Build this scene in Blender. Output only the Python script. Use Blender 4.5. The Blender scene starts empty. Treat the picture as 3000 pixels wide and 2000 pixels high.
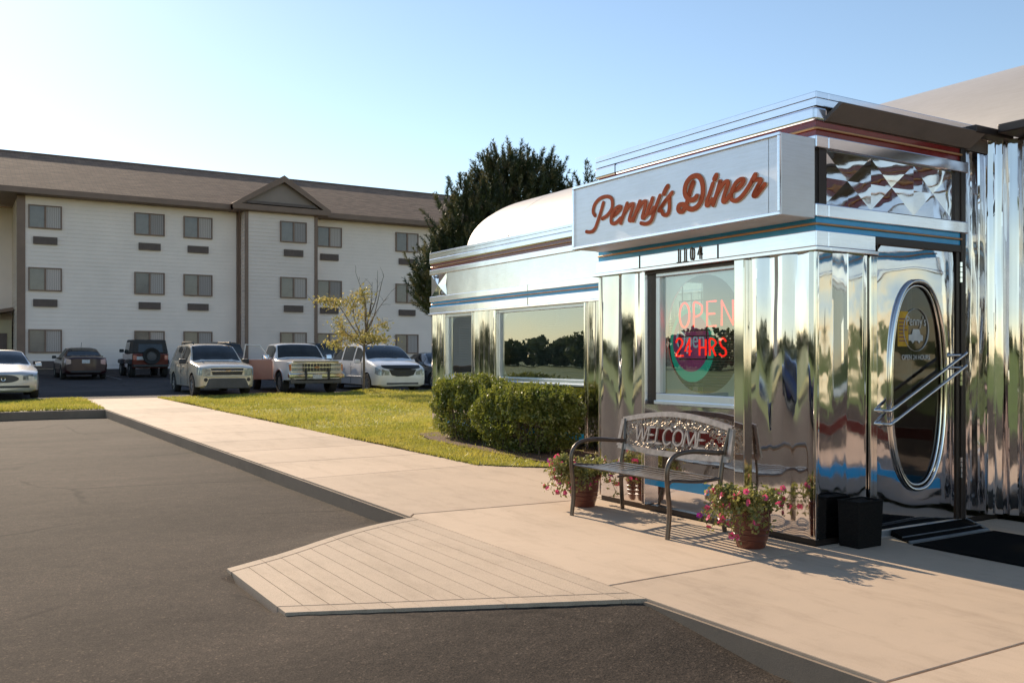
import bpy, bmesh, math, random
import numpy as np
from mathutils import Vector, Matrix

scene = bpy.context.scene
COL = scene.collection
R = math.radians
random.seed(7)
rng = np.random.default_rng(11)

# ------------------------------------------------------------------ camera, sky, sun, exposure
CAM = Vector((-5.277, -4.505, 1.35))
cd = bpy.data.cameras.new("camera")
cd.sensor_width = 36.0
cd.lens = 32.52
cd.shift_y = 0.0150
cd.clip_end = 2000.0
cam = bpy.data.objects.new("camera", cd)
cam.location = CAM
cam.rotation_euler = (R(90), 0, R(58.6646 - 90))
COL.objects.link(cam)
scene.camera = cam

SUN_AZ = R(-2.2)      # from +Y towards +X
SUN_EL = R(26.0)
world = bpy.data.worlds.new("World")
scene.world = world
world.use_nodes = True
wn = world.node_tree
wn.nodes.clear()
sky = wn.nodes.new("ShaderNodeTexSky")
sky.sky_type = 'NISHITA'
sky.sun_disc = False
sky.sun_elevation = SUN_EL
sky.sun_rotation = SUN_AZ
sky.altitude = 0
sky.air_density = 1.06
sky.dust_density = 0.12
sky.ozone_density = 1.1
bg = wn.nodes.new("ShaderNodeBackground")
bg.inputs["Strength"].default_value = 0.103
wo = wn.nodes.new("ShaderNodeOutputWorld")
wn.links.new(sky.outputs[0], bg.inputs[0])
wn.links.new(bg.outputs[0], wo.inputs[0])

sd = bpy.data.lights.new("sun", 'SUN')
sd.energy = 4.7
sd.angle = R(0.5)
sd.color = (1.0, 0.83, 0.63)
sun = bpy.data.objects.new("sun", sd)
sv = Vector((math.sin(SUN_AZ) * math.cos(SUN_EL), math.cos(SUN_AZ) * math.cos(SUN_EL), math.sin(SUN_EL)))
sun.rotation_euler = (-sv).to_track_quat('-Z', 'Y').to_euler()
sun.location = (0, 30, 30)
COL.objects.link(sun)

scene.view_settings.view_transform = 'Standard'
scene.view_settings.look = 'None'
scene.view_settings.exposure = 0.7
scene.view_settings.gamma = 1.0
scene.cycles.max_bounces = 10
scene.cycles.glossy_bounces = 6
scene.cycles.transparent_max_bounces = 12
scene.cycles.sample_clamp_indirect = 6.0
scene.cycles.caustics_reflective = True
try:
    scene.cycles.use_denoising = True
except Exception:
    pass

# ------------------------------------------------------------------ object helpers
def thing(name, label, cat, loc=(0, 0, 0), group=None, rotz=0.0):
    o = bpy.data.objects.new(name, None)
    o.empty_display_size = 0.2
    COL.objects.link(o)
    o.location = loc
    o.rotation_euler = (0, 0, rotz)
    tag(o, label, cat, group)
    return o

def tag(o, label=None, cat=None, group=None, kind=None):
    if label: o["label"] = label
    if cat: o["category"] = cat
    if group: o["group"] = group
    if kind: o["kind"] = kind
    return o

def copy_tree(o, parent=None):
    c = o.copy()
    COL.objects.link(c)
    c.parent = parent
    for ch in list(o.children):
        copy_tree(ch, c)
    return c

def world_off(p):
    v = Vector((0, 0, 0))
    while p is not None:
        v += Vector(p.location)
        p = p.parent
    return v

class MB:
    """collects geometry, links it as ONE mesh object"""
    def __init__(s):
        s.v = []; s.f = []; s.m = []
    def add(s, vs, fs, m=0):
        n = len(s.v)
        s.v.extend([tuple(p) for p in vs])
        for f in fs:
            s.f.append(tuple(i + n for i in f)); s.m.append(m)
    def quad(s, a, b, c, d, m=0):
        s.add([a, b, c, d], [(0, 1, 2, 3)], m)
    def poly(s, pts, m=0):
        s.add(pts, [tuple(range(len(pts)))], m)
    def box(s, x0, x1, y0, y1, z0, z1, m=0):
        x0, x1 = min(x0, x1), max(x0, x1); y0, y1 = min(y0, y1), max(y0, y1); z0, z1 = min(z0, z1), max(z0, z1)
        vs = [(x0, y0, z0), (x1, y0, z0), (x1, y1, z0), (x0, y1, z0), (x0, y0, z1), (x1, y0, z1), (x1, y1, z1), (x0, y1, z1)]
        s.add(vs, [(0, 3, 2, 1), (4, 5, 6, 7), (0, 1, 5, 4), (1, 2, 6, 5), (2, 3, 7, 6), (3, 0, 4, 7)], m)
    def hexa(s, b, t, m=0):
        s.add(list(b) + list(t), [(0, 3, 2, 1), (4, 5, 6, 7), (0, 1, 5, 4), (1, 2, 6, 5), (2, 3, 7, 6), (3, 0, 4, 7)], m)
    def extr(s, pts, d, m=0):
        """closed polygon pts (3d, planar) extruded by vector d"""
        n = len(pts); d = Vector(d)
        a = [Vector(p) for p in pts]; b = [p + d for p in a]
        s.add(a + b, [tuple(reversed(range(n))), tuple(range(n, 2 * n))] + [(i, (i + 1) % n, n + (i + 1) % n, n + i) for i in range(n)], m)
    def tube(s, pts, r, seg=8, m=0, closed=False, flat=1.0, caps=True):
        P = [Vector(p) for p in pts]; n = len(P)
        rr = r if isinstance(r, (list, tuple)) else [r] * n
        rings = []; up = None
        for i in range(n):
            a = P[i - 1] if (i > 0 or closed) else P[i]
            b = P[(i + 1) % n] if (i < n - 1 or closed) else P[i]
            t = (b - a).normalized()
            if up is None:
                up = Vector((0, 0, 1)) if abs(t.z) < 0.9 else Vector((1, 0, 0))
            u = t.cross(up)
            if u.length < 1e-5:
                u = t.orthogonal()
            u.normalize(); w = u.cross(t).normalized(); up = w
            rings.append([P[i] + (u * math.cos(k * 2 * math.pi / seg) + w * math.sin(k * 2 * math.pi / seg) * flat) * rr[i] for k in range(seg)])
        vs = [q for ring in rings for q in ring]; fs = []
        for i in range(n if closed else n - 1):
            j = (i + 1) % n
            for k in range(seg):
                l = (k + 1) % seg
                fs.append((i * seg + k, i * seg + l, j * seg + l, j * seg + k))
        if not closed and caps:
            fs.append(tuple(reversed(range(seg)))); fs.append(tuple(range((n - 1) * seg, n * seg)))
        s.add(vs, fs, m)
    def lathe(s, prof, c=(0, 0, 0), seg=24, m=0, axis='z'):
        vs = []; fs = []; n = len(prof)
        for k in range(seg):
            a = 2 * math.pi * k / seg
            for r_, h in prof:
                x, y = r_ * math.cos(a), r_ * math.sin(a)
                if axis == 'z': vs.append((c[0] + x, c[1] + y, c[2] + h))
                elif axis == 'y': vs.append((c[0] + x, c[1] + h, c[2] + y))
                else: vs.append((c[0] + h, c[1] + x, c[2] + y))
        for k in range(seg):
            l = (k + 1) % seg
            for i in range(n - 1):
                fs.append((k * n + i, l * n + i, l * n + i + 1, k * n + i + 1))
        s.add(vs, fs, m)
    def build(s, name, mats, parent=None, smooth=None, local=False, bevel=0.0, seg=2):
        me = bpy.data.meshes.new(name)
        off = Vector((0, 0, 0)) if (local or parent is None) else world_off(parent)
        me.from_pydata([tuple(Vector(p) - off) for p in s.v], [], s.f)
        if not isinstance(mats, (list, tuple)): mats = [mats]
        for m_ in mats: me.materials.append(m_)
        if len(mats) > 1: me.polygons.foreach_set("material_index", s.m)
        me.validate(); me.update()
        bm = bmesh.new(); bm.from_mesh(me)
        bmesh.ops.recalc_face_normals(bm, faces=bm.faces)
        bm.to_mesh(me); bm.free()
        if smooth is not None:
            me.shade_smooth()
            me.set_sharp_from_angle(angle=R(smooth))
        o = bpy.data.objects.new(name, me)
        COL.objects.link(o)
        o.parent = parent
        if bevel:
            b = o.modifiers.new("bevel", 'BEVEL'); b.width = bevel; b.segments = seg; b.limit_method = 'ANGLE'; b.angle_limit = R(40)
            b.harden_normals = False
        return o

def raw_mesh(name, verts, faces_flat, nper, mats, parent=None, mi=None, smooth=False):
    """fast path: numpy verts (N,3), faces (M,nper)"""
    me = bpy.data.meshes.new(name)
    verts = np.asarray(verts, dtype=np.float32)
    if parent is not None:
        verts = verts - np.array(world_off(parent), dtype=np.float32)
    F = np.asarray(faces_flat, dtype=np.int32).reshape(-1, nper)
    me.vertices.add(len(verts)); me.vertices.foreach_set("co", verts.ravel())
    me.loops.add(F.size); me.loops.foreach_set("vertex_index", F.ravel())
    me.polygons.add(len(F))
    me.polygons.foreach_set("loop_start", np.arange(0, F.size, nper, dtype=np.int32))
    me.polygons.foreach_set("loop_total", np.full(len(F), nper, dtype=np.int32))
    if not isinstance(mats, (list, tuple)): mats = [mats]
    for m_ in mats: me.materials.append(m_)
    if mi is not None: me.polygons.foreach_set("material_index", np.asarray(mi, dtype=np.int32))
    me.update(calc_edges=True); me.validate()
    o = bpy.data.objects.new(name, me)
    COL.objects.link(o); o.parent = parent
    return o

def cr(pts, n=6, closed=False):
    """Catmull-Rom through points"""
    P = [Vector(p) for p in pts]
    out = []
    N = len(P)
    rngi = range(N) if closed else range(N - 1)
    for i in rngi:
        p1, p2 = P[i], P[(i + 1) % N]
        p0 = P[i - 1] if (i > 0 or closed) else p1 + (p1 - p2)
        p3 = P[(i + 2) % N] if (i + 2 < N or closed) else p2 + (p2 - p1)
        for k in range(n):
            t = k / n
            out.append(0.5 * ((2 * p1) + (p2 - p0) * t + (2 * p0 - 5 * p1 + 4 * p2 - p3) * t * t + (3 * p1 - p0 - 3 * p2 + p3) * t ** 3))
    if not closed: out.append(P[-1])
    return out

# ------------------------------------------------------------------ materials
def new_mat(name):
    m = bpy.data.materials.new(name); m.use_nodes = True
    nt = m.node_tree
    return m, nt, nt.nodes["Principled BSDF"]

def coords(nt, scale=(1, 1, 1), src="Object"):
    tc = nt.nodes.new("ShaderNodeTexCoord"); mp = nt.nodes.new("ShaderNodeMapping")
    mp.inputs["Scale"].default_value = scale
    nt.links.new(tc.outputs[src], mp.inputs[0])
    return mp.outputs[0]

def noise(nt, vec, scale, detail=4, rough=0.6):
    n = nt.nodes.new("ShaderNodeTexNoise")
    n.inputs["Scale"].default_value = scale; n.inputs["Detail"].default_value = detail; n.inputs["Roughness"].default_value = rough
    nt.links.new(vec, n.inputs["Vector"])
    return n.outputs[0]

def ramp(nt, fac, stops):
    r_ = nt.nodes.new("ShaderNodeValToRGB")
    e = r_.color_ramp.elements
    while len(e) < len(stops): e.new(0.5)
    for el, (p, c) in zip(e, stops):
        el.position = p; el.color = (c[0], c[1], c[2], 1)
    nt.links.new(fac, r_.inputs[0])
    return r_.outputs[0]

def mixc(nt, fac, a, b, mode='MIX'):
    mx = nt.nodes.new("ShaderNodeMix"); mx.data_type = 'RGBA'; mx.blend_type = mode
    for sock, val in ((mx.inputs[0], fac), (mx.inputs[6], a), (mx.inputs[7], b)):
        if hasattr(val, "is_linked"): nt.links.new(val, sock)
        elif isinstance(val, (tuple, list)): sock.default_value = (val[0], val[1], val[2], 1)
        else: sock.default_value = val
    return mx.outputs[2]

def bump(nt, bsdf, h, strength, dist, prev=None):
    b = nt.nodes.new("ShaderNodeBump")
    b.inputs["Strength"].default_value = strength; b.inputs["Distance"].default_value = dist
    nt.links.new(h, b.inputs["Height"])
    if prev is not None: nt.links.new(prev, b.inputs["Normal"])
    nt.links.new(b.outputs[0], bsdf.inputs["Normal"])
    return b.outputs[0]

def simple(name, c, rough=0.5, metal=0.0, var=0.12, nscale=6.0, bmp=None, spec=0.5, coat=0.0, stretch=(1, 1, 1), rvar=0.0):
    m, nt, b = new_mat(name)
    v = coords(nt, stretch)
    n = noise(nt, v, nscale)
    lo = tuple(x * (1 - var) for x in c); hi = tuple(min(1, x * (1 + var)) for x in c)
    nt.links.new(ramp(nt, n, [(0.3, lo), (0.7, hi)]), b.inputs["Base Color"])
    b.inputs["Roughness"].default_value = rough
    b.inputs["Metallic"].default_value = metal
    b.inputs["Specular IOR Level"].default_value = spec
    if coat:
        b.inputs["Coat Weight"].default_value = coat; b.inputs["Coat Roughness"].default_value = 0.05
    if rvar:
        mr = nt.nodes.new("ShaderNodeMapRange"); mr.inputs[3].default_value = rough - rvar; mr.inputs[4].default_value = rough + rvar
        nt.links.new(noise(nt, v, nscale * 2.3), mr.inputs[0]); nt.links.new(mr.outputs[0], b.inputs["Roughness"])
    if bmp:
        bump(nt, b, noise(nt, v, bmp[0], 3), bmp[1], bmp[2])
    return m

M = {}
# polished stainless: gently buckled sheet
def mirror(name, c, s1, d1, s2, d2, stretch, rough=0.035):
    m, nt, b = new_mat(name)
    b.inputs["Metallic"].default_value = 1.0
    v = coords(nt, stretch)
    v2 = coords(nt)
    nt.links.new(ramp(nt, noise(nt, v2, 3.0, 5), [(0.3, tuple(x * 0.93 for x in c)), (0.7, c)]), b.inputs["Base Color"])
    mr = nt.nodes.new("ShaderNodeMapRange")
    mr.inputs[1].default_value = 0.45; mr.inputs[2].default_value = 0.8
    mr.inputs[3].default_value = rough; mr.inputs[4].default_value = rough + 0.09
    nt.links.new(noise(nt, v2, 9.0, 6, 0.7), mr.inputs[0]); nt.links.new(mr.outputs[0], b.inputs["Roughness"])
    p = bump(nt, b, noise(nt, v, s1, 1.5, 0.4), 1.0, d1)
    bump(nt, b, noise(nt, v, s2, 1.0, 0.4), 1.0, d2, p)
    return m
STEEL = (0.80, 0.775, 0.785)
M['mirror_panel'] = mirror('polished_steel_panel', STEEL, 1.5, 0.016, 4.0, 0.003, (1, 1, 1.3), 0.045)
M['mirror_quilt'] = mirror('polished_quilted_steel', STEEL, 2.0, 0.010, 5.0, 0.002, (1, 1, 1.3), 0.03)
M['mirror_pleat'] = mirror('polished_steel_pleats', STEEL, 3.0, 0.014, 7.0, 0.003, (1, 1, 0.22), 0.045)
M['mirror_door'] = mirror('polished_steel_door', (0.74, 0.725, 0.75), 1.3, 0.022, 3.6, 0.003, (0.6, 1, 1.5))
M['chrome'] = simple('chrome_trim', (0.82, 0.80, 0.77), 0.08, 1.0, 0.03, 8)
# satin stainless / aluminium bands
def satin(name, c, rough, metal=1.0):
    m, nt, b = new_mat(name)
    v = coords(nt)
    vs = coords(nt, (1, 1, 14))
    base = ramp(nt, noise(nt, v, 1.2, 6, 0.65), [(0.25, tuple(x * 0.90 for x in c)), (0.6, c)])
    sm = ramp(nt, noise(nt, vs, 5.0, 5, 0.7), [(0.3, (0.93, 0.92, 0.90)), (0.6, (1, 1, 1))])
    nt.links.new(mixc(nt, 1.0, base, sm, 'MULTIPLY'), b.inputs["Base Color"])
    b.inputs["Metallic"].default_value = metal
    b.inputs["Roughness"].default_value = rough
    bump(nt, b, noise(nt, v, 1.1, 2), 0.6, 0.006)
    return m
M['satin'] = satin('satin_steel_band', (0.96, 0.94, 0.97), 0.14, 0.97)
M['panel_white'] = satin('pale_steel_panel', (0.95, 0.92, 0.925), 0.18, 0.93)
M['sign_face'] = satin('brushed_sign_face', (0.90, 0.89, 0.94), 0.38, 0.65)
M['sign_box'] = satin('sign_cabinet_metal', (0.86, 0.845, 0.84), 0.40, 0.55)
M['alu'] = simple('window_aluminium', (0.80, 0.82, 0.84), 0.32, 0.75, 0.05, 4)
M['red'] = simple('dark_red_enamel', (0.24, 0.017, 0.014), 0.22, 0, 0.12, 3, coat=0.5)
M['blue'] = simple('blue_enamel', (0.018, 0.40, 0.76), 0.28, 0, 0.12, 3, coat=0.4)
M['gold'] = simple('copper_neon_tube', (0.62, 0.33, 0.15), 0.35, 0.4, 0.1, 5)
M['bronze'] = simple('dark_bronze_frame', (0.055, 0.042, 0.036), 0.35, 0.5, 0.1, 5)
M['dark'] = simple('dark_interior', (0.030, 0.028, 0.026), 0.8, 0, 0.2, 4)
M['interior'] = simple('interior_wall', (0.36, 0.33, 0.30), 0.8, 0, 0.15, 2)
M['hood'] = simple('shade_brown_hood', (0.20, 0.155, 0.125), 0.45, 0.3, 0.15, 3)  # brown stands in for shade and mirrored ground on the tilted face
M['vault'] = satin('vault_roof_metal', (0.52, 0.475, 0.43), 0.5, 0.25)
M['blind'] = simple('window_blind_slats', (0.15, 0.15, 0.135), 0.6, 0, 0.1, 4)
M['letter'] = simple('red_letter_face', (0.50, 0.082, 0.022), 0.7, 0, 0.12, 14, spec=0.2)
M['letter_edge'] = simple('cream_letter_edge', (0.74, 0.60, 0.44), 0.5, 0, 0.1, 9)
M['print'] = simple('flyer_print', (0.16, 0.035, 0.11), 0.4, 0, 0.2, 8)
M['decal'] = simple('white_door_decal', (0.62, 0.62, 0.58), 0.6, 0, 0.2, 8)
M['yellow'] = simple('yellow_flyer', (0.62, 0.36, 0.03), 0.6, 0, 0.25, 14)

def emit(name, c, s):
    m, nt, b = new_mat(name)
    b.inputs["Base Color"].default_value = (*c, 1)
    b.inputs["Emission Color"].default_value = (*c, 1)
    b.inputs["Emission Strength"].default_value = s
    return m
M['teal'] = emit('glow_teal_board', (0.03, 0.42, 0.30), 0.42)  # glow added to the oval sign's boards so they show in the dim vestibule
M['purple'] = emit('glow_purple_board', (0.22, 0.06, 0.17), 0.42)
M['paleblue'] = emit('glow_pale_blue_lettering', (0.35, 0.62, 0.72), 0.35)
M['neon'] = emit('red_neon_tube', (1.0, 0.020, 0.012), 1.25)

def glass(name, tint, ior, refl=(1, 1, 1)):
    m = bpy.data.materials.new(name); m.use_nodes = True
    nt = m.node_tree; nt.nodes.clear()
    out = nt.nodes.new("ShaderNodeOutputMaterial")
    tr = nt.nodes.new("ShaderNodeBsdfTransparent"); tr.inputs[0].default_value = (*tint, 1)
    gl = nt.nodes.new("ShaderNodeBsdfGlossy"); gl.inputs["Roughness"].default_value = 0.0; gl.inputs[0].default_value = (*refl, 1)
    # Schlick reflectance from |N.I|, the same from either side of the pane
    ge = nt.nodes.new("ShaderNodeNewGeometry"); dt = nt.nodes.new("ShaderNodeVectorMath"); dt.operation = 'DOT_PRODUCT'
    nt.links.new(ge.outputs["Normal"], dt.inputs[0]); nt.links.new(ge.outputs["Incoming"], dt.inputs[1])
    def mth(op, a, b=None):
        n_ = nt.nodes.new("ShaderNodeMath"); n_.operation = op
        for k, v_ in enumerate((a, b)):
            if v_ is None: continue
            if hasattr(v_, "is_linked"): nt.links.new(v_, n_.inputs[k])
            else: n_.inputs[k].default_value = v_
        return n_.outputs[0]
    f0 = ((ior - 1) / (ior + 1)) ** 2
    fr_out = mth('ADD', mth('MULTIPLY', mth('POWER', mth('SUBTRACT', 1.0, mth('ABSOLUTE', dt.outputs["Value"])), 5.0), 1 - f0), f0)
    mx = nt.nodes.new("ShaderNodeMixShader")
    v = coords(nt)
    bp = nt.nodes.new("ShaderNodeBump"); bp.inputs["Strength"].default_value = 0.5; bp.inputs["Distance"].default_value = 0.004
    nt.links.new(noise(nt, v, 1.4, 1), bp.inputs["Height"]); nt.links.new(bp.outputs[0], gl.inputs["Normal"])
    nt.links.new(fr_out, mx.inputs[0]); nt.links.new(tr.outputs[0], mx.inputs[1]); nt.links.new(gl.outputs[0], mx.inputs[2])
    nt.links.new(mx.outputs[0], out.inputs[0])
    return m
M['glass'] = glass('window_glass', (0.60, 0.66, 0.62), 3.5, (0.90, 0.95, 1.0))
M['glass_dark'] = glass('tinted_door_glass', (0.30, 0.30, 0.28), 1.75)

# ground materials
def concrete(name, c, agg=0.0):
    m, nt, b = new_mat(name)
    v = coords(nt)
    big = noise(nt, v, 0.45, 6, 0.62); med = noise(nt, v, 7, 7, 0.75); fine = noise(nt, v, 230, 2, 0.5); st = noise(nt, coords(nt, (2.2, 0.5, 1)), 1.6, 6, 0.7)
    c1 = ramp(nt, big, [(0.28, tuple(x * 0.84 for x in c)), (0.5, c), (0.75, tuple(x * 1.08 for x in c))])
    c2 = ramp(nt, med, [(0.25, (0.86, 0.845, 0.83)), (0.45, (0.98, 0.98, 0.975)), (0.8, (1.03, 1.02, 1.0))])
    c4 = ramp(nt, st, [(0.30, (0.80, 0.785, 0.77)), (0.5, (1, 1, 1))])
    k = 0.70 if agg else 0.86
    c3 = ramp(nt, fine, [(0.33, (k, k, k)), (0.55, (1, 1, 1)), (0.75, (1.06, 1.05, 1.04))])
    # small dark spots: gum and grit
    vo = nt.nodes.new("ShaderNodeTexVoronoi"); vo.inputs["Scale"].default_value = 3.1; nt.links.new(v, vo.inputs["Vector"])
    spot = ramp(nt, vo.outputs["Distance"], [(0.0, (0.66, 0.64, 0.62)), (0.045, (0.8, 0.79, 0.78)), (0.06, (1, 1, 1))])
    gate = ramp(nt, noise(nt, v, 1.3, 2), [(0.54, (0, 0, 0)), (0.58, (1, 1, 1))])
    col = mixc(nt, 1.0, mixc(nt, 0.9, mixc(nt, 0.8, c1, c2, 'MULTIPLY'), c4, 'MULTIPLY'), c3, 'MULTIPLY')
    col = mixc(nt, gate, col, mixc(nt, 0.7, col, spot, 'MULTIPLY'))
    isl = nt.nodes.new("ShaderNodeNewGeometry")
    tone = ramp(nt, isl.outputs["Random Per Island"], [(0.0, (0.90, 0.895, 0.89)), (0.5, (0.98, 0.98, 0.98)), (1.0, (1.04, 1.035, 1.02))])
    nt.links.new(mixc(nt, 1.0 if not agg else 0.5, col, tone, 'MULTIPLY'), b.inputs["Base Color"])
    b.inputs["Roughness"].default_value = 0.85; b.inputs["Specular IOR Level"].default_value = 0.3
    p = bump(nt, b, fine, 0.5, 0.004 if agg else 0.0014)
    bump(nt, b, med, 0.25, 0.006, p)
    return m
M['concrete'] = concrete('sidewalk_concrete', (0.56, 0.43, 0.315))
M['ramp'] = concrete('ramp_aggregate_concrete', (0.535, 0.415, 0.305), 1)
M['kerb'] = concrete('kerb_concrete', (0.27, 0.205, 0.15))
M['joint'] = simple('joint_filler', (0.06, 0.048, 0.038), 0.9, 0, 0.3, 20)

def asphalt(name, c):
    m, nt, b = new_mat(name)
    v = coords(nt)
    vo = nt.nodes.new("ShaderNodeTexVoronoi"); vo.inputs["Scale"].default_value = 75; nt.links.new(v, vo.inputs["Vector"])
    fine = noise(nt, v, 105, 4, 0.8); big = noise(nt, v, 0.30, 6, 0.62); st = noise(nt, coords(nt, (0.5, 2.4, 1)), 0.7, 5, 0.65)
    med = noise(nt, v, 9, 6, 0.75)
    c1 = ramp(nt, big, [(0.28, tuple(x * 0.66 for x in c)), (0.5, c), (0.72, tuple(x * 1.35 for x in c))])
    c1 = mixc(nt, 0.7, c1, ramp(nt, st, [(0.3, (0.70, 0.69, 0.68)), (0.65, (1.14, 1.12, 1.1))]), 'MULTIPLY')
    c1 = mixc(nt, 0.7, c1, ramp(nt, med, [(0.3, (0.62, 0.61, 0.60)), (0.65, (1.2, 1.18, 1.15))]), 'MULTIPLY')
    # pale and dark stones showing in the binder
    sp = ramp(nt, vo.outputs["Color"], [(0.0, (0.55, 0.53, 0.52)), (0.45, (0.95, 0.94, 0.92)), (0.80, (1.15, 1.12, 1.08)), (0.93, (2.3, 2.2, 2.05))])
    c2 = ramp(nt, fine, [(0.34, (0.30, 0.29, 0.28)), (0.5, (1, 1, 1)), (0.66, (2.1, 2.0, 1.9))])
    # thin cracks
    ck = nt.nodes.new("ShaderNodeTexVoronoi"); ck.feature = 'DISTANCE_TO_EDGE'; ck.inputs["Scale"].default_value = 0.42
    dv = nt.nodes.new("ShaderNodeMix"); dv.data_type = 'VECTOR'; dv.inputs[0].default_value = 0.12
    nz = nt.nodes.new("ShaderNodeTexNoise"); nz.inputs["Scale"].default_value = 3.0; nz.inputs["Detail"].default_value = 6
    nt.links.new(v, nz.inputs["Vector"]); nt.links.new(v, dv.inputs[4]); nt.links.new(nz.outputs["Color"], dv.inputs[5]); nt.links.new(dv.outputs[1], ck.inputs["Vector"])
    crk = ramp(nt, ck.outputs["Distance"], [(0.0, (0.45, 0.44, 0.43)), (0.006, (0.55, 0.55, 0.55)), (0.013, (1, 1, 1))])
    gate = ramp(nt, noise(nt, v, 0.5, 2), [(0.44, (0, 0, 0)), (0.54, (1, 1, 1))])
    col = mixc(nt, 0.8, mixc(nt, 0.6, c1, sp, 'MULTIPLY'), c2, 'MULTIPLY')
    col = mixc(nt, gate, col, mixc(nt, 1.0, col, crk, 'MULTIPLY'))
    nt.links.new(col, b.inputs["Base Color"])
    b.inputs["Roughness"].default_value = 0.9; b.inputs["Specular IOR Level"].default_value = 0.12
    p = bump(nt, b, fine, 0.9, 0.007)
    p = bump(nt, b, vo.outputs["Distance"], 0.4, 0.005, p)
    bump(nt, b, med, 0.35, 0.006, p)
    return m
M['asphalt'] = asphalt('parking_asphalt', (0.063, 0.051, 0.042))
M['asphalt_rear'] = asphalt('rear_asphalt', (0.085, 0.075, 0.075))
M['soil'] = simple('bark_mulch', (0.12, 0.062, 0.035), 0.95, 0, 0.5, 30, (40, 0.8, 0.02))

def grassy(name, c1, c2, c3, scale=0.5):
    m, nt, b = new_mat(name)
    v = coords(nt)
    a = noise(nt, v, scale, 5, 0.65); f = noise(nt, v, 14, 3, 0.6)
    col = ramp(nt, a, [(0.3, c1), (0.5, c2), (0.7, c3)])
    nt.links.new(mixc(nt, 0.7, col, ramp(nt, f, [(0.25, (0.55, 0.6, 0.5)), (0.6, (1.15, 1.1, 1.0))]), 'MULTIPLY'), b.inputs["Base Color"])
    b.inputs["Roughness"].default_value = 0.75
    b.inputs["Specular IOR Level"].default_value = 0.2
    return m, nt, b
M['turf'] = grassy('lawn_soil_turf', (0.17, 0.18, 0.03), (0.25, 0.24, 0.045), (0.32, 0.27, 0.08))[0]
M['field'] = grassy('mown_field', (0.085, 0.125, 0.026), (0.115, 0.155, 0.034), (0.16, 0.165, 0.05), 0.06)[0]

def leafmat(name, c1, c2, trans=0.35, scale=3.0):
    """thin leaf: diffuse + translucent"""
    m = bpy.data.materials.new(name); m.use_nodes = True
    nt = m.node_tree; nt.nodes.clear()
    out = nt.nodes.new("ShaderNodeOutputMaterial")
    v = coords(nt)
    n = noise(nt, v, scale, 3, 0.7)
    col = ramp(nt, n, [(0.32, c1), (0.68, c2)])
    d = nt.nodes.new("ShaderNodeBsdfDiffuse"); t = nt.nodes.new("ShaderNodeBsdfTranslucent")
    g = nt.nodes.new("ShaderNodeBsdfGlossy"); g.inputs["Roughness"].default_value = 0.45
    g.inputs[0].default_value = (0.9, 0.9, 0.85, 1)
    nt.links.new(col, d.inputs[0]); nt.links.new(col, t.inputs[0])
    mx = nt.nodes.new("ShaderNodeMixShader"); mx.inputs[0].default_value = trans
    nt.links.new(d.outputs[0], mx.inputs[1]); nt.links.new(t.outputs[0], mx.inputs[2])
    mx2 = nt.nodes.new("ShaderNodeMixShader"); mx2.inputs[0].default_value = 0.05
    nt.links.new(mx.outputs[0], mx2.inputs[1]); nt.links.new(g.outputs[0], mx2.inputs[2])
    nt.links.new(mx2.outputs[0], out.inputs[0])
    return m
M['blade'] = leafmat('grass_blade', (0.27, 0.285, 0.03), (0.50, 0.42, 0.09), 0.5, 0.9)
M['hedge_leaf'] = leafmat('hedge_leaf', (0.075, 0.115, 0.016), (0.28, 0.28, 0.04), 0.48, 2.5)
M['needle'] = leafmat('pine_needle', (0.018, 0.034, 0.012), (0.05, 0.065, 0.022), 0.2, 1.2)
M['needle_tip_lit'] = leafmat('sunlit_needle_tip', (0.07, 0.075, 0.025), (0.15, 0.13, 0.06), 0.3, 1.2)  # sunlight on the tips put into a paler needle colour
M['sap_leaf'] = leafmat('yellowing_leaf', (0.26, 0.26, 0.06), (0.55, 0.42, 0.16), 0.4, 2.2)
M['petunia_leaf'] = leafmat('petunia_leaf', (0.15, 0.18, 0.04), (0.38, 0.33, 0.10), 0.4, 9)
M['petal'] = leafmat('pink_petal', (0.66, 0.03, 0.15), (0.76, 0.13, 0.26), 0.35, 9)
M['petal_heart'] = leafmat('petal_heart', (0.35, 0.01, 0.03), (0.7, 0.2, 0.2), 0.2, 9)
M['petal_magenta'] = leafmat('magenta_petal', (0.38, 0.01, 0.26), (0.5, 0.03, 0.36), 0.3, 9)
M['wood_leaf'] = leafmat('far_wood_leaf', (0.045, 0.07, 0.026), (0.11, 0.13, 0.05), 0.3, 0.25)
M['bark'] = simple('bark', (0.10, 0.075, 0.055), 0.9, 0, 0.35, 9, (14, 0.8, 0.02), stretch=(1, 1, 0.3))
M['twig'] = simple('twig_bark', (0.17, 0.125, 0.09), 0.85, 0, 0.3, 9)

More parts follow.
